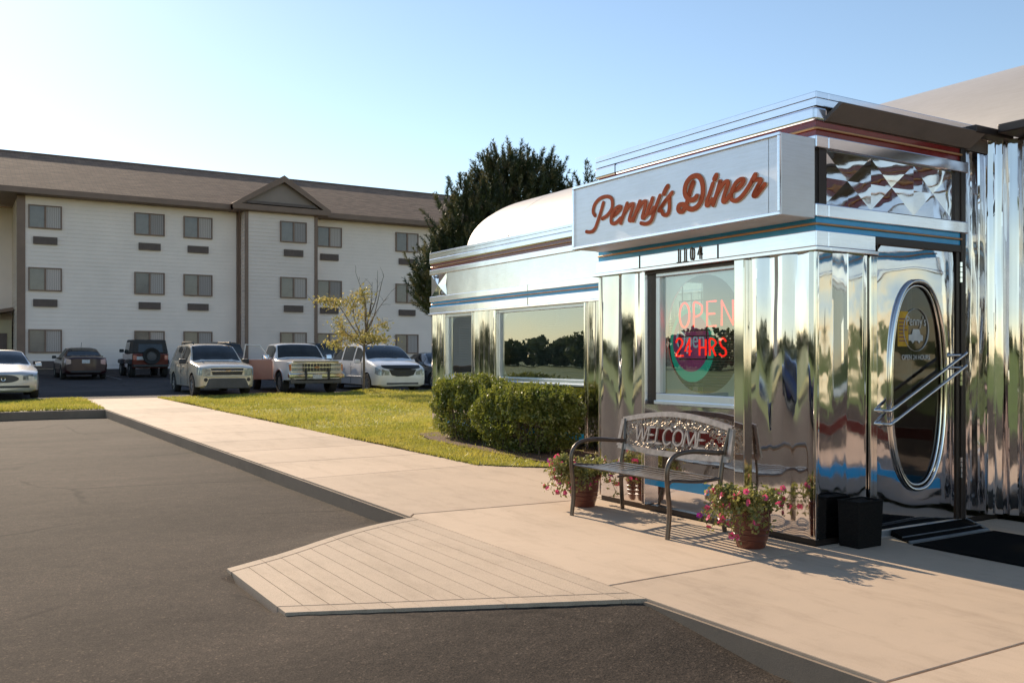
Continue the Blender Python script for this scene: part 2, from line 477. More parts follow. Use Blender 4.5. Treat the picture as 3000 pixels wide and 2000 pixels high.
# motel
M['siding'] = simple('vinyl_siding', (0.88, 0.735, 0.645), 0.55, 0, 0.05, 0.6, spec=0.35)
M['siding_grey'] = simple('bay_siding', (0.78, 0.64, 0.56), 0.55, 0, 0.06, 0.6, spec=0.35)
M['trim_brown'] = simple('brown_trim', (0.215, 0.130, 0.090), 0.55, 0, 0.12, 1.5)
M['grille_brown'] = simple('brown_grille', (0.125, 0.085, 0.07), 0.6, 0, 0.15, 3)
M['tan'] = simple('tan_entry_wall', (0.50, 0.42, 0.27), 0.7, 0, 0.1, 1)
M['pane'] = simple('dim_window_pane', (0.17, 0.14, 0.125), 0.16, 0, 0.22, 1.6, spec=0.6)
M['dark_base'] = simple('dark_base_strip', (0.11, 0.085, 0.075), 0.9, 0, 0.2, 3)  # dark brown strip along the foot of the motel walls
def curtain():
    m, nt, b = new_mat('vertical_blind_curtain')
    w = nt.nodes.new("ShaderNodeTexWave"); w.wave_type = 'BANDS'; w.bands_direction = 'X'
    w.inputs["Scale"].default_value = 3.2; w.inputs["Distortion"].default_value = 1.2
    nt.links.new(coords(nt), w.inputs["Vector"])
    oi = nt.nodes.new("ShaderNodeObjectInfo")
    tint = ramp(nt, oi.outputs["Random"], [(0.0, (0.62, 0.60, 0.60)), (0.4, (1, 1, 1)), (0.8, (1.0, 0.92, 0.84)), (1.0, (1.25, 1.22, 1.2))])
    nt.links.new(mixc(nt, 1.0, ramp(nt, w.outputs["Fac"], [(0.2, (0.34, 0.28, 0.255)), (0.8, (0.47, 0.40, 0.37))]), tint, 'MULTIPLY'), b.inputs["Base Color"])
    b.inputs["Roughness"].default_value = 0.4
    return m
M['curtain'] = curtain()
def shingles():
    m, nt, b = new_mat('roof_shingles')
    v = coords(nt)
    br = nt.nodes.new("ShaderNodeTexBrick")
    br.inputs["Scale"].default_value = 1.0
    br.inputs["Brick Width"].default_value = 0.42; br.inputs["Row Height"].default_value = 0.17; br.inputs["Mortar Size"].default_value = 0.012
    br.inputs["Color1"].default_value = (0.215, 0.125, 0.075, 1); br.inputs["Color2"].default_value = (0.335, 0.205, 0.128, 1)
    br.inputs["Mortar"].default_value = (0.11, 0.074, 0.05, 1)
    nt.links.new(v, br.inputs["Vector"])
    n = noise(nt, coords(nt, (1, 1.6, 1)), 1.6, 5, 0.7)
    nt.links.new(mixc(nt, 0.75, br.outputs["Color"], ramp(nt, n, [(0.3, (0.66, 0.64, 0.62)), (0.68, (1.28, 1.22, 1.16))]), 'MULTIPLY'), b.inputs["Base Color"])
    b.inputs["Roughness"].default_value = 0.9
    bump(nt, b, br.outputs["Fac"], 0.6, -0.02)
    return m
M['shingle'] = shingles()

# vehicles
def paint(name, c, flake=0.0, rough=0.25):
    m, nt, b = new_mat(name)
    n = noise(nt, coords(nt), 2.5, 4)
    nt.links.new(ramp(nt, n, [(0.3, tuple(x * 0.9 for x in c)), (0.7, c)]), b.inputs["Base Color"])
    b.inputs["Metallic"].default_value = flake; b.inputs["Roughness"].default_value = rough
    b.inputs["Coat Weight"].default_value = 0.7; b.inputs["Coat Roughness"].default_value = 0.04
    return m
M['p_tan'] = paint('champagne_paint', (0.70, 0.615, 0.49), 0.25)
M['p_white'] = paint('white_paint', (0.80, 0.77, 0.74))
M['p_silver'] = paint('silver_paint', (0.60, 0.585, 0.57), 0.4)
M['p_maroon'] = paint('maroon_paint', (0.030, 0.004, 0.006), 0, 0.35)
M['p_jeep'] = paint('jeep_red_paint', (0.15, 0.030, 0.016))
M['p_black'] = paint('black_paint', (0.022, 0.022, 0.024))
M['p_salmon'] = paint('faded_red_paint', (0.46, 0.20, 0.15), 0, 0.5)
M['p_gold'] = paint('gold_nose_paint', (0.42, 0.33, 0.15), 0.2)
M['p_blue'] = paint('dark_blue_paint', (0.012, 0.025, 0.10))
M['tyre'] = simple('tyre_rubber', (0.022, 0.021, 0.020), 0.85, 0, 0.2, 6)
M['rim'] = simple('alloy_rim', (0.55, 0.54, 0.52), 0.32, 0.8, 0.1, 6)
M['black_plastic'] = simple('black_plastic', (0.030, 0.028, 0.027), 0.55, 0, 0.2, 5)
M['grey_plastic'] = simple('grey_plastic', (0.085, 0.08, 0.078), 0.6, 0, 0.15, 5)
M['lamp'] = simple('headlight_lens', (0.27, 0.30, 0.31), 0.12, 0.3, 0.45, 14, coat=0.8)
M['lamp_red'] = simple('tail_light_lens', (0.32, 0.05, 0.045), 0.2, 0, 0.2, 9, coat=1.0)
M['lamp_pale'] = simple('clear_tail_lens', (0.46, 0.33, 0.32), 0.2, 0, 0.2, 9, coat=1.0)
M['lamp_amber'] = simple('amber_lens', (0.55, 0.17, 0.04), 0.2, 0, 0.2, 9, coat=1.0)
M['plate'] = simple('licence_plate', (0.55, 0.55, 0.55), 0.5, 0, 0.3, 25)
M['car_glass'] = simple('car_glass', (0.035, 0.038, 0.040), 0.04, 0, 0.5, 1.2, spec=0.45)
M['jeep_top'] = simple('black_soft_top', (0.035, 0.030, 0.027), 0.75, 0, 0.2, 4)

# street furniture
M['iron'] = simple('bronze_painted_iron', (0.15, 0.118, 0.094), 0.34, 0.7, 0.25, 14, rvar=0.10)
M['iron_cast'] = simple('cast_bench_back', (0.34, 0.275, 0.235), 0.42, 0.5, 0.25, 22)
M['filigree'] = simple('pale_filigree', (0.50, 0.40, 0.30), 0.42, 0.5, 0.4, 30)  # paler than the bench frame around it
M['terracotta'] = simple('glazed_terracotta', (0.135, 0.036, 0.020), 0.40, 0, 0.3, 5, (25, 0.3, 0.004), coat=0.25)
M['black_mat'] = simple('black_rubber_mat', (0.007, 0.0065, 0.006), 0.95, 0, 0.4, 60, (160, 0.7, 0.006), spec=0.08)
M['planter'] = simple('dark_wicker_planter', (0.011, 0.010, 0.009), 0.7, 0, 0.4, 40, (45, 0.6, 0.006), stretch=(1, 1, 2.5), spec=0.15)
M['house_brick'] = simple('house_wall', (0.36, 0.26, 0.20), 0.8, 0, 0.1, 1)
M['house_roof'] = simple('house_roof', (0.30, 0.25, 0.21), 0.9, 0, 0.15, 1)
# ------------------------------------------------------------------ ground
def lotz(y): return 0.07 + (y - 26.2) * 0.018
def walkz(y): return 0.0 if y < 3 else (y - 3) * 0.003
ZA = -0.15                         # front parking lot level

def struct(o): o["kind"] = "structure"; return o
g = MB(); S = 900
g.quad((-S, -S, -0.22), (S, -S, -0.22), (S, S, -0.22), (-S, S, -0.22))
struct(g.build("ground", M['field']))

def build_lot():
    def lohi(x):
        t = (XE - x) / (XE - XB); t = min(1, max(0, t))
        return -0.46 * (1 - t) + 0.80 * t, 2.62 * (1 - t) + 2.12 * t + 0.16 * math.sin(math.pi * min(1, t * 1.3)) * (1 - t)
    per = []
    for i in range(41):
        x = XB + (XE - XB) * i / 40; lo, hi = lohi(x)
        per.append((x, lo)); per.append((x, hi))
    for i in range(11): per.append((XB, .8 + 1.32 * i / 10))
    def h(x, y):
        lo, hi = lohi(x)
        if x > XB and x < XE + .3 and lo + .16 < y < hi - .16: return rz(x) - .06
        if XB < x < XE + .3 and lo - .001 < y < hi + .001: return rz(x) - .022
        d, px = min(((x - a) ** 2 + (y - b) ** 2, a) for a, b in per); d = math.sqrt(d)
        reach = 0.95 if y < lo + .1 else .5
        w = max(0, 1 - d / reach)
        return ZA + (rz(px) - .022 - ZA) * w + .006 * math.sin(x * 1.7 + 1) * math.sin(y * 1.3)
    xs = [-13, -11.5, -10, -7.5, -6, -5] + [-4.6 + .1 * i for i in range(29)]
    ys = [-26, -16, -10, -7, -5, -4, -3.2, -2.6] + [-2.2 + .1 * i for i in range(58)] + [3.8, 4.5, 6, 8, 11, 15, 20.3]
    vs = [(x, y, h(x, y)) for y in ys for x in xs]; n = len(xs)
    fs = [(j * n + i, j * n + i + 1, (j + 1) * n + i + 1, (j + 1) * n + i) for j in range(len(ys) - 1) for i in range(n - 1)]
    m = MB(); m.add(vs, fs)
    struct(m.build("parking_lot", M['asphalt'], smooth=60))
XE = -1.935
XB = -3.60
def rz(x): return -0.004 + (ZA + .012) * min(1, max(0, (XE + .02 - x) / (XE + .02 - XB)))
build_lot()
g = MB()
g.quad((-11, 26.2, lotz(26.2)), (60, 26.2, lotz(26.2)), (60, 60, lotz(60)), (-11, 60, lotz(60)))
struct(g.build("rear_parking_lot", M['asphalt_rear']))
g = MB()
for x in (-2.2, 1.35, 4.5, 7.7, 10.9):
    g.quad((x, 40.5, lotz(40.5) + .005), (x + .11, 40.5, lotz(40.5) + .005), (x + .11, 45.5, lotz(45.5) + .005), (x, 45.5, lotz(45.5) + .005))
struct(g.build("parking_stripes", simple('worn_white_paint', (0.22, 0.20, 0.19), 0.8, 0, 0.35, 12)))

# sidewalk: slabs with open joints over a dark filler
def slab_poly(mb, pts, z, depth=0.16, zf=None):
    zf = zf or (lambda y: z)
    top = [(x, y, zf(y)) for x, y in pts]
    bot = [(x, y, zf(y) - depth) for x, y in pts]
    n = len(pts)
    mb.add(bot + top, [tuple(range(n, 2 * n)), tuple(reversed(range(n)))] + [(i, (i + 1) % n, n + (i + 1) % n, n + i) for i in range(n)])
sw = MB()
J = 0.007
XE = -1.935                         # kerb edge
# plaza in front of the vestibule
slab_poly(sw, [(XE, -0.125), (-0.55, -0.085), (2.22, -0.01), (2.22, -0.0), (-0.002, -0.0), (-0.002, 2.56), (2.22, 2.56), (2.22, 2.63), (-0.4, 2.63), (-1.86, 2.72), (XE, 2.62)], 0)
# beside the door, shaded
slab_poly(sw, [(XE, -2.03 + J), (-0.9, -2.03 + J), (2.22, -2.03 + J), (2.22, -0.024), (-0.55, -0.1), (XE, -0.14)], 0)
y0 = -2.03
while y0 > -14:
    slab_poly(sw, [(XE - .03, y0 - 1.9 + J), (2.22, y0 - 1.9 + J), (2.22, y0 - J), (XE - .03, y0 - J)], 0)
    y0 -= 1.9
# apron running into the walkway
slab_poly(sw, [(XE, 2.63 + J), (-1.86, 2.735 + J), (-0.4, 2.645 + J), (2.22, 2.645 + J), (2.22, 4.25), (1.3, 4.62), (0.86, 4.90), (0.5, 5.28), (0.33, 5.55), (XE, 5.42)], 0, zf=walkz)
y = 5.45
yn = [7.05, 8.65, 10.25, 11.9, 13.5, 15.1, 16.7, 18.3, 19.95, 21.6, 23.2, 24.8, 26.15]
ya = 5.42
for i, b in enumerate(yn):
    sh = 0.13 if i == 0 else 0
    slab_poly(sw, [(XE - (.0005 * ya), ya + J), (0.33, ya + J + sh), (0.34, b - J), (XE - .0005 * b, b - J)], 0, zf=walkz)
    ya = b
struct(sw.build("sidewalk", M['concrete'], bevel=0.012, seg=2))
jf = MB()
for (a, b) in (((-14, 3.0), (0, 0)), ):
    jf.quad((XE + .01, -14, -0.022), (2.2, -14, -0.022), (2.2, 3.0, -0.022), (XE + .01, 3.0, -0.022))
jf.quad((XE + .01, 3.0, walkz(3) - .022), (0.32, 3.0, walkz(3) - .022), (0.32, 26.1, walkz(26.1) - .022), (XE + .01, 26.1, walkz(26.1) - .022))
struct(jf.build("sidewalk_joints", M['joint']))
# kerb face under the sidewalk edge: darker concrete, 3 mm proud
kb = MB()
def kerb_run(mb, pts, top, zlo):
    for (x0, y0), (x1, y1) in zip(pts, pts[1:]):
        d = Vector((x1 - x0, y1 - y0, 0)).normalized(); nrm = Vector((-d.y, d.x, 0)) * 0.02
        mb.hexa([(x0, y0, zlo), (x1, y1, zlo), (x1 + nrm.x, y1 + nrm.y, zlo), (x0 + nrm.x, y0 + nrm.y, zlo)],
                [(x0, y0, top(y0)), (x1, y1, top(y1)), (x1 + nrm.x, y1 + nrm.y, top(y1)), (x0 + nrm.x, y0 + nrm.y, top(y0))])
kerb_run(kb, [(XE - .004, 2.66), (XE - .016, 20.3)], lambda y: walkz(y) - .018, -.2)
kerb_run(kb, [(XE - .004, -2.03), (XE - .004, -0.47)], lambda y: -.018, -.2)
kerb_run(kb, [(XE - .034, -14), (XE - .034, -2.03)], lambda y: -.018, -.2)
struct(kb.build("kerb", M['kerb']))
# kerb of the far lawn strip
k2 = MB()
k2.box(-19, XE - .0105, 20.3, 20.46, -0.2, 0.045)
struct(k2.build("lawn_kerb", M['kerb'], bevel=0.02))

# kerb ramp
XB = -3.60
def rz(x): return -0.004 + (ZA + .012) * min(1, max(0, (XE + .02 - x) / (XE + .02 - XB)))
def ry_lo(x):
    t = (XE - x) / (XE - XB); return -0.46 * (1 - t) + 0.80 * t
def ry_hi(x):
    t = (XE - x) / (XE - XB); return 2.62 * (1 - t) + 2.12 * t + 0.0 + 0.16 * math.sin(math.pi * min(1, t * 1.3)) * (1 - t)
rm_ = MB()
bw = 0.15
def strip(xa, xb, fa, fb, g_=0.006, n=1):
    top = [(xa, fa(xa), rz(xa)), (xb, fa(xb), rz(xb)), (xb, fb(xb), rz(xb)), (xa, fb(xa), rz(xa))]
    bot = [(p[0], p[1], -0.24) for p in top]
    rm_.hexa(bot, top)
xs = [XE + .02 - i * (XE + .02 - XB) / 13 for i in range(14)]
for i in range(13):
    a, b = xs[i + 1] + .0022, xs[i] - .0022
    strip(a, b, lambda x: ry_lo(x) + bw + .008, lambda x: ry_hi(x) - bw * .8 - .008)
for i in range(13):
    strip(xs[i + 1] + (.003 if i % 4 == 0 else 0), xs[i], lambda x: ry_lo(x), lambda x: ry_lo(x) + bw - .004)
    strip(xs[i + 1] + (.003 if i % 5 == 0 else 0), xs[i], lambda x: ry_hi(x) - bw * .8 + .004, lambda x: ry_hi(x))
struct(rm_.build("kerb_ramp", M['ramp'], bevel=0.0025))
rj = MB()
rj.hexa([(XB + .03, ry_lo(XB) + .03, -.3), (XE, ry_lo(XE) + .03, -.3), (XE, ry_hi(XE) - .03, -.3), (XB + .03, ry_hi(XB) - .03, -.3)],
        [(XB + .03, ry_lo(XB) + .03, rz(XB) - .0045), (XE, ry_lo(XE) + .03, rz(XE) - .0045), (XE, ry_hi(XE) - .03, rz(XE) - .0045), (XB + .03, ry_hi(XB) - .03, rz(XB) - .0045)])
struct(rj.build("kerb_ramp_joints", simple('scored_groove', (0.66, 0.55, 0.44), 0.9, 0, 0.12, 20)))

# lawns
def lawn_h(x, y):
    z = walkz(y) + 0.015 + 0.02 * math.sin(x * 1.3 + y * .4) * math.sin(y * .55 + 1)
    z += 0.13 * math.exp(-((x - 6.9) ** 2 + (y - 24.6) ** 2) / 1.0)
    z += 0.05 * math.exp(-((x - 5) ** 2) / 20 - ((y - 20) ** 2) / 14)
    return z
def lawn_edge(y):    # x of the left edge of the right-hand lawn
    if y < 4.25: return 2.3
    if y < 4.62: return 2.22 - (y - 4.25) / .37 * .92
    if y < 4.9: return 1.3 - (y - 4.62) / .28 * .44
    if y < 5.28: return 0.86 - (y - 4.9) / .38 * .36
    if y < 5.55: return 0.5 - (y - 5.28) / .27 * .17
    return 0.335
lw = MB()
ys = [4.25, 4.45, 4.62, 4.75, 4.9, 5.1, 5.28, 5.42, 5.55] + [6 + .6 * i for i in range(34)] + [26.2]
NX = 44
rows = []
for yy in ys:
    e = lawn_edge(yy) + .004
    rows.append([(e + (34 - e) * (i / NX) ** 1.8, yy) for i in range(NX + 1)])
vs = []; fs = []
for r_ in rows:
    for x, yy in r_: vs.append((x, yy, lawn_h(x, yy)))
for j in range(len(ys) - 1):
    for i in range(NX):
        a = j * (NX + 1) + i
        fs.append((a, a + 1, a + NX + 2, a + NX + 1))
lw.add(vs, fs)
def lawn_l(x, y): return 0.05 + 0.035 * math.sin((y - 20.4) / 5.8 * math.pi) + .012 * math.sin(x * 1.7)
vs = []; fs = []
for j in range(9):
    for i in range(31):
        x = -19 + (17.06 - .011) * i / 30; yy = 20.46 + 5.74 * j / 8
        vs.append((x, yy, lawn_l(x, yy)))
for j in range(8):
    for i in range(30):
        a = j * 31 + i; fs.append((a, a + 1, a + 32, a + 31))
lw.add(vs, fs)
struct(lw.build("lawn", M['turf'], smooth=60))
mu = MB()
mpts = [(1.05, 5.2), (1.25, 4.9), (2.2, 4.7), (2.2, 9.9), (1.5, 9.7), (1.15, 8.5), (1.02, 7)]
mu.poly([(x, y, lawn_h(x, y) + .02) for x, y in mpts])
struct(mu.build("planting_bed", M['soil']))

# grass blades: many thin triangles
def blades():
    X = []; Y = []; Hh = []
    def scatter(n, fx):
        for _ in range(n):
            p = fx()
            if p: X.append(p[0]); Y.append(p[1]); Hh.append(p[2])
    def near():
        y = 4.3 + 7.5 * random.random(); e = lawn_edge(y); x = e - .012 + (3.2 - e) * random.random() ** 1.2
        if 2.2 < x and y < 10.9: return None
        if x > 1.1 and 5.1 < y < 9.7 and random.random() < .93: return None
        return (x, y, .030 + .035 * random.random())
    def mid():
        y = 9 + 10 * random.random() ** 1.1; x = .325 + (7 - .33) * random.random()
        if x > 2.2 and y < 10.9: return None
        return (x, y, .04 + .045 * random.random())
    def far():
        y = 18 + 8.15 * random.random(); x = .325 + 10.5 * random.random()
        return (x, y, .045 + .055 * random.random())
    def mound():
        a = random.random() * 6.283; r = abs(random.gauss(0, .75)); x, y = 6.9 + r * math.cos(a), 24.6 + r * .8 * math.sin(a)
        return (x, y, .07 + .09 * random.random())
    def edge():
        y = 5.5 + 20.5 * random.random(); return (.325 + .05 * random.random() ** 2 - .03 * random.random() ** 3, y, .03 + .05 * random.random())
    def left():
        y = 20.45 + 5.7 * random.random(); x = -6.5 + 4.57 * random.random(); return (x, y, .05 + .06 * random.random())
    scatter(30000, near); scatter(34000, mid); scatter(32000, far); scatter(1500, mound); scatter(2600, edge); scatter(17000, left)
    X = np.array(X); Y = np.array(Y); Hh = np.array(Hh); n = len(X)
    Z = np.array([lawn_l(x, y) if x < -1.9 else lawn_h(x, y) for x, y in zip(X, Y)])
    patch = 0.75 + 0.5 * np.sin(X * 1.1 + np.sin(Y * .6)) * np.sin(Y * .9 + 1.3)
    Hh = Hh * np.clip(patch, .55, 1.3)
    d = np.hypot(X - CAM.x, Y - CAM.y)
    w = np.clip(.0035 + d * .00042, .004, .02)
    a = rng.random(n) * 6.283
    lx, ly = rng.normal(0, .55, n) * Hh, rng.normal(-.05, .55, n) * Hh
    V = np.zeros((n, 3, 3))
    V[:, 0] = np.stack([X - np.cos(a) * w, Y - np.sin(a) * w, Z - .008], 1)
    V[:, 1] = np.stack([X + np.cos(a) * w, Y + np.sin(a) * w, Z - .008], 1)
    V[:, 2] = np.stack([X + lx, Y + ly, Z + Hh], 1)
    o = raw_mesh("grass", V.reshape(-1, 3), np.arange(3 * n), 3, M['blade'])
    o["kind"] = "stuff"
blades()

# ------------------------------------------------------------------ the diner
VX, VY = 2.25, 2.56                 # vestibule depth (x 0..2.25) and width (y 0..2.56)
MX = 2.25                           # main wall plane
YF = 10.68                          # far end of the main wall
YR = -9.0                           # near end (out of the frame)
diner = thing("diner", "silver streamlined diner clad in mirror-polished stainless steel with blue and dark red bands", "diner", (MX, 0, 0))

def part(mb, name, mat_, parent=diner, **kw): return mb.build(name, mat_, parent, **kw)

def band(z0, z1, proud, mb=None, th=0.10, far=True, xr=None):
    """a horizontal band wrapped round vestibule and main walls; faces stand PROUD of the wall planes"""
    mb = mb or MB(); p = proud
    # vestibule front, full width incl. corners
    mb.box(-p, th, -p, VY + p, z0, z1)
    # vestibule door side, from behind the front band to the main wall
    mb.box(th, (xr if xr is not None else 1.78), -p, th, z0, z1)
    # vestibule far side
    mb.box(th, MX - p, VY - th + .0, VY + p, z0, z1)
    # main wall, left wing + far end return
    mb.box(MX - p, MX + th, VY + p, YF + p, z0, z1)
    mb.box(MX + th, MX + 4.8, YF - th, YF + p, z0, z1)
    # main wall, right wing
    mb.box(MX - p, MX + th, YR, -0.55, z0, z1)
    return mb

part(band(3.185, 3.235, .03, xr=MX - .03), "coping", M['satin'], bevel=.006)
part(band(3.1325, 3.1835, .030, xr=MX - .03), "upper_fascia", M['satin'])
fa = MB()
fa.box(-.035, .1, -.022, VY + .035, 3.03, 3.131); fa.box(.1, MX - .035, VY - .1, VY + .035, 3.03, 3.131)
fa.box(MX - .035, MX + .1, VY + .035, YF + .035, 3.03, 3.131); fa.box(MX + .1, MX + 4.8, YF - .1, YF + .035, 3.03, 3.131)
fa.box(MX - .035, MX + .1, YR, -.55, 3.03, 3.131)
part(fa, "fascia", M['satin'], bevel=.02, seg=3)
part(band(2.925, 3.029, .004), "red_band", M['red'])
part(band(2.835, 2.924, .03), "upper_steel_band", M['satin'], bevel=.008)
part(band(2.345, 2.44, .03), "middle_steel_band", M['satin'], bevel=.008)
part(band(2.25, 2.344, .008), "blue_band", M['blue'])
lb = band(2.135, 2.249, .03, xr=.62)
part(lb, "lower_steel_band", M['satin'], bevel=.006)
part(band(2.105, 2.134, .05, xr=.63), "drip_trim", M['satin'], bevel=.004)
# copper-coloured neon tubes on red and blue bands
def neon_line(z, name):
    t = MB(); o = .006; r = .009
    pts = [(-.018, VY, z), (-.018, .0, z), (-.014, -.012, z), (.0, -.018, z), (1.70, -.018, z)]
    t.tube(pts, r, 8)
    t.tube([(MX - .018, YF, z), (MX - .018, VY, z)], r, 8)
    t.tube([(MX - .018, -.56, z), (MX - .018, YR, z)], r, 8)
    part(t, name, M['gold'], smooth=60)
neon_line(2.977, "neon_tube"); neon_line(2.297, "neon_tube")

# frieze panel between the bands (behind the sign on the front)
fz = MB()
fz.box(.0, .1, .02, VY, 2.441, 2.834); fz.box(.1, MX, VY - .1, VY, 2.441, 2.834)
fz.box(MX, MX + .1, VY + .03, YF - .62, 2.441, 2.834); fz.box(MX, MX + .1, YR, -.55, 2.441, 2.834)
fz.box(MX + .1, MX + 4.8, YF - .1, YF, 2.441, 2.834)
part(fz, "frieze_panel", M['panel_white'])
# seams
for b6 in ((MX - .032, MX - .02, 7.346, 7.354, 2.346, 2.439), (-.034, -.02, 1.924, 1.936, 2.136, 2.248), (-.034, -.02, .944, .956, 2.136, 2.248), (MX - .0345, MX - .02, 7.346, 7.354, 2.136, 2.248), (-.0375, -.02, 2.276, 2.284, 3.032, 3.129)):
    sm = MB(); sm.box(*b6); part(sm, "band_seam", M['joint'])
# quilted diamond panel on the door side of the vestibule
def quilt(mb, P0, du, dv, nu, nv, nrm, h):
    P0, du, dv, nrm = Vector(P0), Vector(du), Vector(dv), Vector(nrm)
    for i in range(nu):
        for j in range(nv):
            a = P0 + du * (i / nu) + dv * (j / nv); b = a + du / nu; c = b + dv / nv; d = a + dv / nv
            o = (a + c) / 2 + nrm * h
            for k, (p, q) in enumerate(((a, b), (b, c), (c, d), (d, a))):
                # each facet slightly dished
                mpt = (p + q) / 2 - nrm * h * .25
                mb.add([p, mpt, o], [(0, 1, 2)]); mb.add([mpt, q, o], [(0, 1, 2)])
q = MB(); quilt(q, (.10, .004, 2.442), (1.52, 0, 0), (0, 0, .391), 3, 1, (0, -1, 0), -.008)
part(q, "quilted_panel", M['mirror_quilt'])
for a, b in ((.02, .10), (1.62, 1.70)):
    qf = MB(); qf.box(a, b, -.012, .06, 2.442, 2.833); part(qf, "quilted_panel_frame", M['bronze'])
q = MB(); quilt(q, (MX - .002, YF, 2.442), (0, -.60, 0), (0, 0, .391), 1, 1, (-1, 0, 0), .020)
q.box(MX + .0, MX + .1, YF - .62, YF, 2.4415, 2.8335)
part(q, "quilted_panel", M['mirror_quilt'])
# rain hood over the door: a leaning sheet with cut ends, in painted shade brown
rh = MB()
rh.hexa([(.07, -.025, 3.035), (1.80, -.025, 3.035), (1.80, .02, 3.035), (.07, .02, 3.035)],
        [(.13, -.13, 3.15), (1.86, -.13, 3.15), (1.86, -.10, 3.165), (.13, -.10, 3.165)])
part(rh, "rain_hood", M['hood'])
rh = MB(); rh.box(.1, MX - .03, .0, .1, 3.03, 3.131); part(rh, "door_side_fascia", M['hood'])

# flat roof of the vestibule and solid backing
rf = MB(); rf.box(.1, MX + .2, .1, VY - .1, 3.12, 3.20); part(rf, "vestibule_roof", M['sign_box'])

# barrel vault over the main car
va = MB(); cx, a_, b_, zc = MX + 2.5, 2.32, 1.17, 3.15
arc = [(cx - a_ * math.cos(t * math.pi / 40), zc + b_ * math.sin(t * math.pi / 40)) for t in range(41)]
y_end = 9.85
prof = [(YR, 1.0)] + [(y_end - .25, 1.0), (y_end - .10, .985), (y_end - .03, .95), (y_end, .90)]
vs = []; fs = []
for yy, s_ in prof:
    for x, z in arc: vs.append((cx + (x - cx) * s_, yy, zc + (z - zc) * s_))
n = len(arc)
for j in range(len(prof) - 1):
    for i in range(n - 1): fs.append((j * n + i, j * n + i + 1, (j + 1) * n + i + 1, (j + 1) * n + i))
fs.append(tuple((len(prof) - 1) * n + i for i in range(n)))
va.add(vs, fs)
part(va, "barrel_roof", M['vault'], smooth=45)
for yy in (8.3, 5.8, 3.3, -1.7):
    vr = MB(); vr.tube([(x, yy, z - .001) for x, z in arc], .004, 6); part(vr, "roof_seam", M['vault'])
dk = MB(); dk.box(MX + .1, MX + 4.7, YR, YF - .1, 3.135, 3.16); part(dk, "parapet_deck", M['sign_box'])
# eave overhang of the right wing; its shadow gap is painted as solid dark bronze
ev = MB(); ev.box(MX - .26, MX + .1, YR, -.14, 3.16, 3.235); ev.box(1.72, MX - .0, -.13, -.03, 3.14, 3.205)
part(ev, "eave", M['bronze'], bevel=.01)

# ---- vestibule walls
def pleat_wall(mb, p0, p1, z0, z1, nrm, breaks, depths, nz=26, wob=.004, seed=0, low=1.0, all_=1.0):
    """vertical pleated sheet from p0 to p1 (2d), creased at BREAKS (0..1) with DEPTHS"""
    r_ = random.Random(seed)
    us = []; ds = []
    for i in range(len(breaks) - 1):
        for k in range(6):
            t = k / 6
            us.append(breaks[i] + (breaks[i + 1] - breaks[i]) * t)
            sft = t * t * (3 - 2 * t)
            ds.append(depths[i] + (depths[i + 1] - depths[i]) * (0.55 * t + .45 * sft))
    us.append(breaks[-1]); ds.append(depths[-1])
    ph = [r_.uniform(0, 6.28) for _ in us]
    nu = len(us); vs = []; fs = []
    for j in range(nz + 1):
        z = z0 + (z1 - z0) * j / nz
        for i in range(nu):
            w = wob * math.sin(z * 2.6 + ph[i // 6 * 6] + us[i] * 3) + wob * .5 * math.sin(z * 6.1 + ph[(i // 6 * 6 + 3) % nu])
            if i in (0, nu - 1): w = 0
            f_ = low + (1 - low) * min(1, max(0, (z - .75) / .75))      # the sheets lie flatter near the ground
            d = (ds[i] + w) * f_ * all_
            x = p0[0] + (p1[0] - p0[0]) * us[i] + nrm[0] * d
            y = p0[1] + (p1[1] - p0[1]) * us[i] + nrm[1] * d
            vs.append((x, y, z))
    for j in range(nz):
        for i in range(nu - 1):
            a = j * nu + i; fs.append((a, a + 1, a + nu + 1, a + nu))
    mb.add(vs, fs)
ZB = 0.045                          # wall foot
ZW = 2.104
# backing walls
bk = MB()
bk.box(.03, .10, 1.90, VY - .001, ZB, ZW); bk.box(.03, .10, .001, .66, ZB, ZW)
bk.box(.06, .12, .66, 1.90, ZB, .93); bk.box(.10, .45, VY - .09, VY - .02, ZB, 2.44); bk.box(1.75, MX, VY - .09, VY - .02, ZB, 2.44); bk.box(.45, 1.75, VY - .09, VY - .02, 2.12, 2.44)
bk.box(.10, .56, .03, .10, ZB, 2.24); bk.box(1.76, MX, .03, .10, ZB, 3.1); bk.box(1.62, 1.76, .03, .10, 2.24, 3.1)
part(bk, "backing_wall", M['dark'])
sdg = MB(); sdg.quad((.45, VY - .05, .06), (1.75, VY - .05, .06), (1.75, VY - .05, 2.12), (.45, VY - .05, 2.12)); part(sdg, "side_door_glass", M['glass'])
for dz_ in (0, -.10):
    sdb = MB(); sdb.tube([(.62, VY - .11, 1.00 + dz_), (1.55, VY - .11, 1.36 + dz_)], .014, 8); part(sdb, "side_door_bar", M['chrome'])
